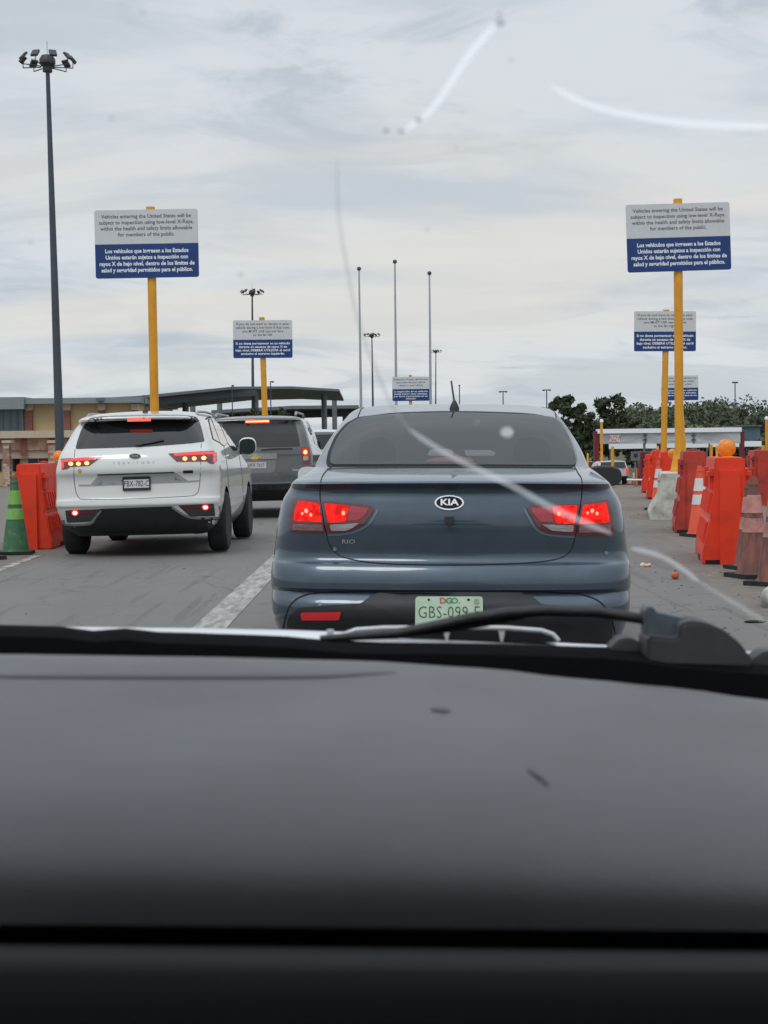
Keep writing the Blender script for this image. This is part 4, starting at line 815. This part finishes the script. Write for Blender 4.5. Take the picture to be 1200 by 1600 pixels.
# ================================================================== WHITE SUV
M_wp = mat('white_paint', lin(212, 213, 210), .3, coat=1, var=.03, vscale=2)
M_clad = mat('grey_cladding', (.05, .051, .055), .6, var=.2)
suv_rows = [(.24, .76, .30, 4.3, 0, 0), (.34, .86, .12, 4.42, 0, 0), (.48, .915, .03, 4.5, 0, 0), (.575, .935, -.01, 4.52, 1, 0), (.60, .94, -.03, 4.52, 0, 0), (.655, .94, -.02, 4.5, 1, 0), (.68, .94, .01, 4.5, 0, 0), (.80, .94, .03, 4.46, 0, 0), (.90, .937, .03, 4.4, 0, 0), (.965, .932, .0, 4.3, 1, 0),
            (1.02, .925, .0, 4.1, 0, 0), (1.12, .905, .03, 3.7, 0, 0), (1.19, .885, .07, 3.4, 0, 0), (1.235, .865, .11, 3.25, 1, 0), (1.35, .81, .19, 3.02, 0, 0), (1.47, .75, .28, 2.80, 0, 0), (1.545, .70, .33, 2.66, 1, .01), (1.555, .69, .20, 2.64, 1, .01), (1.59, .675, .20, 2.58, 0, .012), (1.63, .64, .42, 2.48, 0, .015), (1.66, .56, .8, 2.35, 0, .012), (1.675, .35, 1.1, 2.2, 0, .006), (1.68, .2, 1.3, 2.1, 0, 0)]
ter = Car('suv', 'white SUV with lit red and amber tail lamps in the left lane', 'car', 17.6, 212, -R(.6), -0.012, suv_rows, M_wp, [(.845, .95), (.845, 3.66)], wr=.355, ww=.215, mat_low=M_clad, zlow=.33, rx=.24, ry=.3, pinch=.0)
gw = [(140, 654), (160, 651), (220, 650), (296, 650), (307, 652), (312, 661), (316, 675), (319.5, 690), (300, 692.5), (230, 698), (118, 701.5), (121, 690), (128, 670)]
rg = ter.patch('rear_window', rnd(gw, 3), M_glass, off=.006, step=5)
ter.patch('high_brake_lamp', [(199, 654.5), (235, 653.5), (235, 657.8), (199, 658.5)], M_redhot, off=0, depth=.19, step=5, skirt=.04)
ter.line('wiper', [(212, 695), (230, 693), (256, 688)], 3.4, M_black, off=.025); ter.patch('wiper_hub', [(211, 692), (222, 690), (223, 697), (212, 698)], M_black, off=.03)
def lp(car, h, bits, off=.006):
    q = car.patch('tail_lamp', h, M_reddark, off=off, step=4, skirt=.01)
    for nm, k, a, m in bits:
        if k == 'd': car.patch(nm, disc(*a, 14), m, off=off + .006, parent=q, step=3, skirt=.002)
        else: car.line(nm, a, k, m, off=off + .004, parent=q, skirt=.002)
M_redbar = mat('red_bar', (.8, .02, .02), .15, emit=.8, ecol=(1, .02, .015), coat=1)
lp(ter, [(95.5, 717), (159, 714), (139, 728), (110, 729.5), (105, 733), (97, 734)], [('light_bar', 3.5, [(98.5, 732), (98.5, 724), (100, 720.5), (125, 718.5), (150, 716.6)], M_redbar)] + [('led', 'd', (x, y, 3.4, 2.8), M_amber) for x, y in ((111, 725), (123, 725), (136, 724))])
lp(ter, [(263, 709), (332, 704.5), (338.5, 709), (338.5, 720), (333, 725), (327, 724), (324, 721), (276, 721.5)], [('light_bar', 3.5, [(272, 711), (300, 709.5), (328, 708.3), (334, 711), (334, 722)], M_redbar)] + [('led', 'd', (x, y, 3.4, 2.8), M_amber) for x, y in ((289, 717), (303.5, 716.7), (318, 716))])
M_sil2 = mat('badge_ring', (.22, .22, .23), .4, metal=.5)
bq = ter.patch('badge', disc(211, 713, 9.5, 4.3), M_sil2, off=.006, step=5); ter.patch('badge_field', disc(211, 713, 8.4, 3.5), mat('badge_navy', (.012, .016, .03), .5), off=.008, step=5, parent=bq)
ter.text('badge_lettering', 'Ford', 211, 713, 3.2, mat('badge_script', (.35, .36, .4), .4), squeeze=1.1, off=.010, parent=bq)
ter.text('model_lettering', 'TERRITORY', 209, 723.3, 3.8, mat('letter_chrome', (.4, .41, .42), .25, metal=1), bold=.01, squeeze=1.2, spacing=2.3, off=.004, slope=-.035)
M_shade = mat('recess_grey', lin(150, 152, 154), .4, coat=.5)
ter.patch('plate_recess', rnd([(123, 757), (141, 757), (156, 741.5), (275, 738.5), (294, 751), (312, 750), (312, 752.5), (294, 754), (276, 742), (158, 745), (143, 760), (123, 760)], 1), M_shade, off=.0025, step=6)
ter.line('recess_slot', [(152, 742), (211, 740), (272, 738)], 1.6, M_gap, off=.004)
ter.line('tailgate_gap', [(117, 702), (115.5, 740), (118, 765), (123, 777), (135, 780.5), (200, 779.5), (290, 775.5), (306, 772), (311, 763), (313, 740), (314.5, 693)], 1.0, mat('gap_grey', (.10, .10, .105), .7), off=.0015)
pq = ter.patch('number_plate', rnd([(191.5, 745), (235, 743.7), (235.8, 766), (192.3, 767.3)], 1.5), M_black, off=.02, skirt=.02); ter.patch('plate_face', rnd([(194, 749.5), (233, 748.3), (233.5, 762), (194.5, 763)], 1), M_white, off=.023, parent=pq, skirt=.001)
ter.text('plate_lettering', 'FBX-782-C', 213.8, 756, 10, mat('ink_dark', (.03, .03, .035), .5), squeeze=.62, bold=.0, off=.026, parent=pq, slope=-.02)
ter.patch('equipment_badge', [(286, 735.3), (301.5, 734.7), (301.5, 739), (286, 739.5)], M_black, off=.005); ter.patch('sticker', disc(124.5, 736, 3, 3.5, 12), mat('sticker_gold', lin(190, 160, 60), .4), off=.004, step=3)
ter.patch('bumper_skirt', rnd([(156, 795), (269, 791), (296, 808.5), (343, 808), (349, 815), (338, 838), (150, 840), (102, 838), (99, 820), (142, 818)], 2), M_black, off=.006, step=7)
for h, lc, bar in (([(102, 797.5), (157, 795.5), (142, 815), (105, 816.5)], (117.5, 801), [(107, 802), (150, 799)]), ([(278, 789.5), (334, 787), (336, 806), (297, 807)], (320.5, 792), [(284, 793), (332, 791)])):
    q = ter.patch('fog_lamp', rnd(h, 2), M_clad, off=.005, step=5); ter.line('reflector_bar', bar, 3.5, M_reddark, off=.008, parent=q); ter.patch('lens', disc(*lc, 6, 5, 16), M_red, off=.009, parent=q, step=4, skirt=.002); ter.patch('bulb', disc(*lc, 3.6, 3, 14), M_pink, off=.012, parent=q, step=3, skirt=.001)
M_sil = mat('satin_silver', lin(150, 152, 154), .35, metal=.6)
for pts in ([(99, 812), (104, 819), (141, 818), (150, 807), (158, 798)], [(269, 792), (296, 808), (336, 808.5), (345, 806), (343, 790)]): ter.line('silver_trim', pts, 3, M_sil, off=.011, n=3)
ter.line('door_frame', [(321, 655), (327, 652), (338, 650.5), (347, 655), (360, 674), (371, 703)], 2.4, M_gap, off=.003)
for poly in ([(326, 656), (329, 655), (343, 691.5), (333, 686)], [(329.5, 652.5), (337, 652.5), (354.5, 692), (350, 697), (344, 692.5)], [(339.5, 652.5), (344, 655), (363, 683), (369, 703), (363, 703), (355.5, 692)]):
    ter.patch('side_window', rnd([(348 + (x - 348) * 1.06, 678 + (y - 678) * 1.05) for x, y in poly], 1), M_gap, off=.0035, step=3); ter.patch('side_window_pane', rnd(poly, 1), M_sglass, off=.0055, step=3)
for pts in ([(350, 698), (355, 730), (358, 775), (358, 790)], [(372, 705), (378, 740), (381, 790), (381, 800)]): ter.line('door_gap', pts, .7, MATS['gap_grey'], off=.0015)
ter.line('door_handle', [(354, 712), (361, 714)], 2.4, M_wp, off=.03, skirt=.03)
mm = mirror(ter, 387, 697, 3.05, .115, .115, M_wp, mat('mirror_tint', (.02, .03, .034), .35, spec=.15), arm=1); mm.name = 'mirror'
mirror(ter, 113, 700, 3.05, .05, .05, M_wp, MATS['mirror_tint'], arm=-1)
for x0, x1 in (((146, 645), (178, 641)), ((302, 640), (332, 643))):
    a, _ = ter.hit(x0[0], x0[1] + 2); c, _ = ter.hit(x1[0], x1[1] + 2)
for sx in (-1, 1):
    b = B(); pts = []
    for k in range(9):
        y = .62 + 1.9 * k / 8; z = 1.672 + .035 * math.sin(math.pi * min(1, k / 8 * 1.0)) ** .4; pts.append((sx * .64, y, z - .05 if 0 < k < 8 else 1.58))
    tube(b, pts, .016, 8); build('roof_rail', b, M_sil, ter.root, 40)
b = B(); c = Vector((.06, .62, 1.66)); lathe(b, [(.035, -.02), (.03, .01), (.01, .03)], 12, c=c); tube(b, [c + Vector((0, 0, .02)), c + Vector((-.02, .06, .19))], [.007, .005], 8); build('antenna', b, M_black, ter.root, 40)

# ================================================================== GREY SUV
M_tp = mat('pewter_paint', lin(98, 100, 103), .32, metal=.6, coat=1, var=.04)
tah_rows = [(.30, .84, .22, 4.9, 0, 0), (.42, .94, .05, 5.0, 0, 0), (.50, .97, -.06, 5.02, 1, 0), (.60, .975, -.08, 5.02, 1, 0), (.62, .975, .02, 5.0, 1, 0), (.80, .985, .02, 4.98, 0, 0), (1.05, .985, .03, 4.9, 0, 0), (1.12, .98, .03, 4.2, 0, 0), (1.2, .965, .04, 3.7, 0, 0), (1.25, .95, .05, 3.6, 1, 0), (1.45, .90, .10, 3.3, 0, 0), (1.66, .83, .17, 3.0, 0, 0), (1.72, .80, .12, 2.9, 1, .02), (1.76, .76, .16, 2.8, 0, .02), (1.79, .66, .4, 2.6, 0, .02), (1.805, .4, .8, 2.3, 0, .01)]
tah = Car('suv', 'dark grey SUV with lit brake lamps ahead of the white SUV', 'car', 27.2, 401, -R(1.0), -.01, tah_rows, M_tp, [(.86, 1.1), (.86, 4.0)], wr=.39, ww=.27, mat_low=M_black, zlow=.61, rx=.14, ry=.2, pinch=.06)
tah.patch('rear_window', rnd([(348, 661), (380, 658), (458, 656.5), (461, 659), (465, 675), (469, 697.5), (420, 699), (342, 699)], 2), M_glass, off=.006, step=5)
tah.patch('high_brake_lamp', [(383, 656), (421, 655.3), (421, 661), (383, 661.5)], M_red, off=0, depth=.09, step=5, skirt=.05); tah.line('brake_led', [(384, 658.8), (420, 658)], 2.2, mat('led_hot', (1, .4, .2), .3, emit=4, ecol=(1, .28, .12)), off=0, depth=.085)
tah.line('wiper', [(408, 703.5), (430, 701.5), (457, 701)], 1.6, M_black, off=.03); tah.patch('handle_bar', rnd([(360, 709), (433, 708.5), (433, 717), (360, 717.5)], 2), mat('pewter_light', lin(142, 142, 140), .35, metal=.5, coat=1), off=.02, skirt=.02)
tah.patch('badge', [(392, 714), (396, 714), (397, 711.5), (404, 711.5), (404.5, 713), (409, 713), (408, 715.5), (404, 715.5), (403, 717.5), (396, 717.5), (396, 716), (392, 716)], mat('badge_gold', lin(215, 180, 95), .3, metal=.7), off=.03, step=4)
tah.patch('plate_recess', rnd([(366, 720), (431, 719), (430, 736), (424, 738.5), (368, 739)], 3), mat('pewter_mid', lin(128, 128, 127), .4, metal=.4), off=.004); q = tah.patch('number_plate', [(386, 722.5), (416, 722), (416, 731.5), (386, 732)], mat('plate_grey', lin(190, 192, 192), .5), off=.012, skirt=.01)
tah.text('plate_lettering', 'WX 7617', 401, 727, 6, MATS['ink_dark'], squeeze=.72, off=.015, parent=q)
for pts in ([(471, 698.5), (482, 698.5), (485, 729), (473.5, 733)],):
    q = tah.patch('tail_lamp', rnd(pts, 1), M_reddark, off=.007, step=4); tah.patch('brake_lens', [(472.5, 700), (480.5, 700), (481.5, 711.5), (473, 712)], M_red, off=.01, parent=q); tah.patch('bulb', disc(476.8, 706.5, 2.8, 3.2, 12), M_amber, off=.013, parent=q, step=3); tah.patch('reverse_lens', [(473.5, 713), (481, 712.6), (481.8, 719), (474, 719.5)], M_clear, off=.01, parent=q)
tah.line('chrome_strip', [(335, 757), (401, 756), (474, 754)], 3.2, M_chrome, off=.012); tah.text('model_lettering', 'TAHOE', 464, 734.5, 3, M_chrome, off=.006, squeeze=1.1)
tah.patch('hitch', [(424, 757.5), (431, 757.3), (431, 762), (424, 762.3)], M_gap, off=.012); tah.patch('step_pad', [(402, 759), (420, 758.5), (420, 768), (402, 768.5)], M_gap, off=.004)
tah.patch('side_window', [(468.5, 659), (481, 660), (490.5, 696), (475, 697)], M_sglass, off=.005, step=4); tah.patch('side_window', [(483, 661), (487, 664), (499, 689), (498.5, 695), (492, 694)], M_sglass, off=.005, step=4)
for sx in (-1, 1):
    b = B(); tube(b, [(sx * .70, .3, 1.78), (sx * .70, .4, 1.84), (sx * .70, 2.2, 1.84), (sx * .70, 2.4, 1.78)], .02, 8); build('roof_rail', b, M_sil, tah.root, 40)
mirror(tah, 493.5, 697, 3.3, .10, .13, M_black, MATS['mirror_tint'], arm=1)
# vehicles beyond: simple copies of the tall body with their own paint
def farcar(D, px, paint, label, ht=1.0, glass=True):
    r = thing('suv' if ht > .9 else 'sedan', label, 'car', GD(px, D)); bm = make_body([(z * ht if z > .6 else z, w_, a, b_, c, d) for z, w_, a, b_, c, d in tah_rows], rx=.14, ry=.2)
    bmesh.ops.recalc_face_normals(bm, faces=bm.faces); o = build('body', bm, [paint, M_black], r, 28)
    for f in o.data.polygons:
        if f.center.z < .56: f.material_index = 1
    b = B(); z0, z1 = 1.27 * ht, 1.66 * ht; vs = [(-.82, .02, z0), (.82, .02, z0), (.74, .10, z1), (-.74, .10, z1)]; bb = [b.verts.new(v) for v in vs]; b.faces.new(bb); build('rear_window', b, M_glass, r, 0)
    for sx in (-1, 1):
        b = B(); x0, x1 = sorted((sx * .80, sx * .95)); box(b, (x0, -.01, .85 * ht), (x1, .12, 1.2 * ht)); build('tail_lamp', b, M_redbar, r, 30, .01)
        b = B(); vs = [(sx * 1.0, .35, z0), (sx * .99, 2.9, z0), (sx * .865, 2.7, z1 - .02), (sx * .86, .42, z1 - .02)]; b.faces.new([b.verts.new(v) for v in vs]); build('side_window', b, M_glass, r, 0)
        for y in (1.1, 4.0):
            b = B(); lathe(b, [(.2, -.11), (.36, -.11), (.36, .11), (.2, .11), (.19, 0)], 24, 'X', (sx * .87, y, .36)); build('wheel', b, M_rubber, r, 40)
    b = B(); box(b, (-.15, -.0, .75), (.15, .01, .86)); build('number_plate', b, M_white, r, 0)
    return r
farcar(47, 497, mat('far_white_paint', lin(205, 208, 210), .35, coat=1), 'white roofed vehicle glimpsed between the grey SUV and the blue sedan', 1.12)
farcar(98, 958, mat('pickup_white_paint', lin(200, 203, 205), .35, coat=1), 'white vehicle waiting at the gantry right of the blue car mirror', .85)
farcar(104, 918, mat('far_dark_paint', (.03, .03, .035), .3, coat=1), 'dark car roof peeking beside the blue car mirror', .8)

# ================================================================== OUR OWN CAR
own = thing('car', 'interior of the car the view is from, grey dashboard below its windscreen', 'car')
M_dash = mat('dashboard_vinyl', (.052, .052, .060), .37, col2=(.034, .034, .039), vscale=4.5, bump=.10, bscale=520, spec=.8, detail=9, lo=.35, hi=.65)
M_dash2 = mat('lower_panel_vinyl', (.012, .012, .014), .7, spec=.2, bump=.1, bscale=700)
M_dkfelt = mat('black_trim', (.004, .004, .005), 1, spec=0)
def zpx(px, py, D): return P(px, py, D)
def surf(name, rows, m, parent, smooth=60, thick=0):     # rows of 3D points stitched
    bm = B(); g_ = [[bm.verts.new(p) for p in r] for r in rows]
    for a, b in zip(g_, g_[1:]):
        for i in range(len(a) - 1): bm.faces.new((a[i], a[i + 1], b[i + 1], b[i]))
    return build(name, bm, m, parent, smooth)
def ip(pts, x):
    if x <= pts[0][0]: return pts[0][1]
    for (a, b), (c, d) in zip(pts, pts[1:]):
        if x <= c: t = (x - a) / (c - a); t = t * t * (3 - 2 * t) * .5 + t * .5; return b + (d - b) * t
    return pts[-1][1]
XS = [i * 50 - 1100 for i in range(76)]
far = [(-700, 1040), (0, 1022), (300, 1026), (560, 1032), (760, 1044), (900, 1060), (1050, 1074), (1200, 1094), (1900, 1230)]
rows = []
def zat(px, py, D): return P(px, py, D).z
def row(f, D, dz=0): return [Vector((P(x, 1200, D).x, D, zat(x, f(x), D) + dz)) for x in XS]
fy = lambda x: ip(far, x)
yl = lambda k: (lambda x: fy(x) + (1444 + .009 * x - fy(x)) * k)
# the top pad: far rolled edge, shallow groove, flat lit field, then rolling over towards the driver
ds = [(1.20, .0, -.035), (1.19, .0, -.012), (1.175, .0, 0), (1.15, .018, 0), (1.125, .035, 0)]
prof = [(1.08, .09), (1.01, .18), (.93, .29), (.87, .40), (.835, .50), (.815, .60), (.80, .70), (.790, .79), (.783, .87), (.779, .94), (.777, 1.0)]
rows = [row(yl(k), D, dz) for D, k, dz in ds] + [row(yl(k), D) for D, k in prof]
rows.append(row(lambda x: 1450 + .009 * x, .782)); rows.append(row(lambda x: 1456 + .009 * x, .80))
d_ = surf('dashboard', rows, M_dash, own)
mark = lambda p0, p1, wd: None
surf('seam_groove', [row(lambda x: 1450 + .009 * x, .80, 0), row(lambda x: 1510 + .009 * x, .80, -.03)], M_dkfelt, own)
rows = [row(lambda x: 1470 + .009 * x, .80), row(lambda x: 1478 + .009 * x, .76), row(lambda x: 1488 + .009 * x, .70), row(lambda x: 1494 + .009 * x, .688), row(lambda x: 1502 + .009 * x, .682), row(lambda x: 1520, .676), row(lambda x: 1570, .668), row(lambda x: 1640, .66), row(lambda x: 1900, .64), row(lambda x: 2400, .60)]
surf('lower_panel', rows, M_dash2, own)
surf('vent_strip', [row(lambda x: fy(x) + 3, 1.21, -.02), row(lambda x: fy(x) - 1, 1.27, -.01), row(lambda x: 1020 + .02 * x, 1.36, -.04)], M_dkfelt, own)
xs_l = [x for x in XS if x <= 640]
# groove line and scuffs on the pad
M_groove_scuff = mat('groove_scuff', (.030, .030, .034), .42)
def groove_scuff(pts, wd):
    bm = B(); pts = catmull(pts, 4); pr = None; N = len(pts); bvh = BVHTree.FromPolygons([v.co.copy() for v in d_.data.vertices], [tuple(p.vertices) for p in d_.data.polygons])
    for i, p in enumerate(pts):
        k = wd * math.sin(math.pi * (i + .3) / N); c = []
        for s in (-1, 1):
            h = bvh.ray_cast(EYE, ray(p.x, p.y + s * k)); c.append(bm.verts.new(h[0] + Vector((0, -.0006, .0009))))
        if pr: bm.faces.new((pr[0], c[0], c[1], pr[1]))
        pr = c
    build('groove_scuff_mark', bm, M_groove_scuff, d_, 0)
groove_scuff([(-300, 1057), (0, 1057), (200, 1057), (400, 1057), (520, 1056), (620, 1050)], 3.2)  # pad groove painted as a flat dark strip on the surface
groove_scuff([(672, 1108), (688, 1109), (704, 1111)], 3.5); groove_scuff([(822, 1202), (838, 1210), (850, 1220), (858, 1228)], 4)
# cowl, bonnet, wiper
M_cowl = mat('cowl_black', (.008, .008, .009), .9, spec=.02)
cow = [(-700, 972), (0, 976), (126, 979), (140, 985), (192, 986), (206, 978), (232, 980), (250, 987), (420, 992), (560, 1003), (760, 1005), (960, 1011), (1080, 1028), (1200, 1036), (1900, 1060)]
cf = lambda x: ip(cow, x)
surf('cowl', [row(lambda x: cf(x) + 260, 1.35), row(lambda x: cf(x) + 18, 1.37), row(lambda x: cf(x) + 6, 1.39), row(cf, 1.43), row(lambda x: cf(x) + 1, 1.50), row(lambda x: cf(x) + 4, 1.56, -.02)], M_cowl, own)
M_bon = mat('bonnet_white', lin(214, 217, 220), .25, coat=1)
bon = [(-700, 982), (100, 979), (300, 981), (430, 983.5), (540, 987), (700, 994), (960, 1008), (1900, 1060)]
bf = lambda x: ip(bon, x)
surf('bonnet', [row(lambda x: bf(x) + 14, 1.60), row(lambda x: bf(x) + 1, 1.62), row(bf, 1.64), row(lambda x: bf(x) + 2, 1.72), row(lambda x: bf(x) + 14, 1.95), row(lambda x: bf(x) + 45, 2.3), row(lambda x: bf(x) + 110, 2.6), row(lambda x: bf(x) + 300, 2.7)], M_bon, own)
def rtube(name, pts, D, rad, m, parent, n=10):
    b = B(); tube(b, [P(x, y, d) for x, y, d in pts] if D is None else [P(x, y, D) for x, y in pts], rad, n); return build(name, b, m, parent, 50)
vt = rtube('bonnet_outline', [(530, 999), (540, 990), (556, 984), (600, 981), (700, 980), (790, 981), (846, 985), (864, 991), (873, 1001)], 1.60, .0022, M_bon, own)  # white outline above the bonnet edge, with a dark fill behind it
for x, y in ((698, 984), (784, 985)):
    b = B(); a = P(x - 6, y - 3, 1.60); c = P(x + 6, y - 3, 1.60); e = P(x + 1.5, y + 18, 1.60); f_ = P(x - 1.5, y + 18, 1.60); vs = [b.verts.new(q) for q in (a, c, e, f_)] + [b.verts.new(q + Vector((0, .006, 0))) for q in (a, c, e, f_)]
    for q in ((0, 1, 2, 3), (7, 6, 5, 4), (0, 4, 5, 1), (1, 5, 6, 2), (2, 6, 7, 3), (3, 7, 4, 0)): b.faces.new([vs[i] for i in q])
    build('outline_divider', b, M_bon, vt, 30)
b = B(); f = [b.verts.new(P(x, y, 1.612)) for x, y in [(534, 1004), (542, 992), (558, 986), (600, 983), (700, 982), (790, 983), (846, 987), (862, 993), (870, 1004)]]; q = [b.verts.new(v.co + Vector((0, .01, 0))) for v in f]; b.faces.new(f); b.faces.new(q[::-1])
for i in range(len(f)): b.faces.new((f[i], q[i], q[(i + 1) % len(f)], f[(i + 1) % len(f)]))
build('outline_fill', b, M_gap, vt, 0)
wp = rtube('wiper', [(500, 998), (560, 994), (620, 990), (680, 978), (730, 967), (790, 958), (850, 954), (930, 956), (1012, 968)], 1.42, [.003, .004, .0048, .005, .0052, .0054, .0052, .005, .005], M_black, own, 12)
rtube('wiper_blade', [(505, 996), (600, 991), (690, 984), (760, 974), (820, 964)], 1.425, [.002, .003, .0034, .003, .0015], M_rubber, wp)
rtube('washer_nozzle', [(516, 984), (516, 996)], 1.5, .0035, M_bon, own)
M_piv = mat('wiper_pivot_grey', (.10, .12, .145), .55, var=.3, vscale=40); M_dome = mat('wiper_motor_grey', (.060, .062, .067), .6, var=.25, vscale=30)
def slabpoly(name, poly, D, th, m, parent, bev=.0015):
    b = B(); f = b.faces.new([b.verts.new(P(x, y, D)) for x, y in poly]); r = bmesh.ops.extrude_face_region(b, geom=[f]); bmesh.ops.translate(b, vec=(0, th, 0), verts=[v for v in r['geom'] if isinstance(v, bmesh.types.BMVert)]); bmesh.ops.recalc_face_normals(b, faces=b.faces)
    return build(name, b, m, parent, 40, bev)
pv = slabpoly('wiper_pivot', rnd([(1008, 955), (1014, 948), (1022, 950), (1026, 957), (1050, 962), (1078, 968), (1080, 1002), (1010, 996)], 3), 1.40, .03, M_piv, own)
slabpoly('pivot_cap', rnd([(1062, 975), (1080, 970), (1105, 974), (1130, 984), (1155, 1003), (1176, 1030), (1176, 1045), (1010, 1040), (1012, 994), (1060, 998)], 8), 1.38, .05, M_dome, pv, .003)
slabpoly('pivot_cap', rnd([(955, 1012), (968, 999), (985, 997), (1001, 1004), (1003, 1020), (955, 1022)], 5), 1.41, .03, M_dome, pv, .002)
slabpoly('pivot_cap', rnd([(1176, 1030), (1196, 1018), (1260, 1018), (1260, 1050), (1176, 1050)], 5), 1.41, .03, M_dome, pv, .002)
# windscreen pane and its thin see-through streaks, roof lining
M_ws = bpy.data.materials.new('windscreen_clear'); M_ws.use_nodes = True; tt = M_ws.node_tree; tt.nodes.clear(); oo = tt.nodes.new('ShaderNodeOutputMaterial'); tr = tt.nodes.new('ShaderNodeBsdfTransparent'); tr.inputs[0].default_value = (.965, .972, .97, 1); tt.links.new(tr.outputs[0], oo.inputs[0])
WB, WT = Vector((0, 1.30, .985)), Vector((0, .56, 1.475)); wd = (WT - WB).normalized(); wnm = Vector((0, -wd.z, wd.y))
if wnm.y > 0: wnm = -wnm
def wsp(px, py, off=0):
    d = ray(px, py); tq = (WB - EYE).dot(wnm) / d.dot(wnm); return EYE + d * tq + wnm * off
ws = surf('windscreen', [[WB + wd * (WT - WB).length * k / 6 + Vector((x, 0, 0)) for x in (-.75, -.4, 0, .4, .85)] for k in range(7)], M_ws, own)
def streakmat(nm, col, a, rough=.6):
    m = bpy.data.materials.new(nm); m.use_nodes = True; t = m.node_tree; b = t.nodes['Principled BSDF']; b.inputs['Base Color'].default_value = (*col, 1); b.inputs['Roughness'].default_value = rough; b.inputs['Alpha'].default_value = a; b.inputs['Transmission Weight'].default_value = 0
    b.inputs['Subsurface Weight'].default_value = 0; return m
def markmat(nm, col, a):
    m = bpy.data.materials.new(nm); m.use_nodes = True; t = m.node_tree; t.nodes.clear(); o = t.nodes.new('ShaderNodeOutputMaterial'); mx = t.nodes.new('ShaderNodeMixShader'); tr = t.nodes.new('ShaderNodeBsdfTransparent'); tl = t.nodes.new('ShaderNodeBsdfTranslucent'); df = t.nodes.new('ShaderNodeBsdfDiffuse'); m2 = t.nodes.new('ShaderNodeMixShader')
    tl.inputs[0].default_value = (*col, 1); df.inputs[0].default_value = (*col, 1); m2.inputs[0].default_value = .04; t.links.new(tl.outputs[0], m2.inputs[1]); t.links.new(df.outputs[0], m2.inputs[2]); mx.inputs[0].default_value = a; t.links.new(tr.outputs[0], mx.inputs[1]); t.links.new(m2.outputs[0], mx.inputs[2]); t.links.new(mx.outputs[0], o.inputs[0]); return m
MK1, MK2, MK3 = markmat('streak_bright', (1, 1, 1), .6), markmat('streak_faint', (.30, .31, .32), .30), markmat('streak_soft', (.9, .9, .9), .30)
def streak(pts, w0, w1, m, name='streak'):  # half-clear ribbon of even colour laid along the pane
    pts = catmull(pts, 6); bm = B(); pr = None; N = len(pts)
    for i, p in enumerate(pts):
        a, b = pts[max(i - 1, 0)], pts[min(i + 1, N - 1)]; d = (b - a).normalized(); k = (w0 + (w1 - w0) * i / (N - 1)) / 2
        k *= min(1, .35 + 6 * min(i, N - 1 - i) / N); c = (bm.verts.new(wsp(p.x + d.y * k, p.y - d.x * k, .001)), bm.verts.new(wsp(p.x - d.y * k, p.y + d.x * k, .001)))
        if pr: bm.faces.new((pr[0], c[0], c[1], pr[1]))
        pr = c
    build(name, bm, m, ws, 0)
streak([(778, 32), (745, 68), (718, 105), (695, 140), (668, 175), (630, 203)], 12, 9, MK1)
streak([(862, 132), (905, 155), (960, 172), (1040, 186), (1120, 193), (1240, 196)], 8, 12, MK1)
streak([(527, 245), (529, 330), (543, 420), (560, 500), (585, 570), (612, 630), (642, 672)], 5, 9, MK2)
streak([(638, 668), (680, 696), (735, 726), (800, 757), (870, 795), (955, 832)], 8, 11, MK3)
streak([(986, 854), (1030, 866), (1062, 884), (1092, 907)], 8, 7, MK3); streak([(1092, 907), (1130, 930), (1200, 972)], 4, 9, markmat('streak_trace', (.8, .8, .8), .18))
MKd = markmat('chip_dark', (.22, .22, .22), .55); MKh = markmat('chip_pale', (.9, .9, .9), .45)
for x, y, r, m in ((603, 201, 5, MKd), (627, 202, 5, MKd), (654, 184, 6, MKd), (781, 32, 8, MKd), (780, 18, 4, MKd), (712, 227, 4, MK2), (48, 375, 5, MK2), (376, 426, 6, MK2), (175, 181, 5, MK2), (668, 355, 4, MK2), (223, 17, 5, MK2), (798, 90, 5, MK2), (792, 672, 10, MKh), (745, 655, 5, MK2)):
    bm = B(); bm.faces.new([bm.verts.new(wsp(p.x, p.y, .0015)) for p in disc(x, y, r, r * .8, 16)]); build('chip', bm, m, ws, 0)
M_lining = mat('roof_lining', (.35, .34, .33), .9)
b = B(); box(b, (-.8, -1.4, 1.475), (.9, .56, 1.53)); build('roof', b, M_lining, own, 0, .01)
for sx, x in ((-1, -.86), (1, .92)):
    b = B(); box(b, (x - .03, -1.4, .35), (x + .03, .95, 1.02)); build('door', b, M_dash2, own, 0, .01)
b = B(); box(b, (-.82, -1.5, .3), (.88, -1.42, 1.5)); build('rear_bulkhead', b, M_dash2, own, 0)

b = B(); box(b, (-.80, 2.56, .55), (.86, 2.70, .80)); build('grille', b, M_black, own, 0, .02)
b = B(); box(b, (-.88, 2.55, .30), (.94, 2.76, .54)); build('bumper', b, M_bon, own, 0, .04)
for x0, x1 in ((-.88, -.55), (.61, .94)):
    b = B(); box(b, (x0, 2.60, .60), (x1, 2.72, .76)); build('headlight', b, M_clear, own, 0, .02)
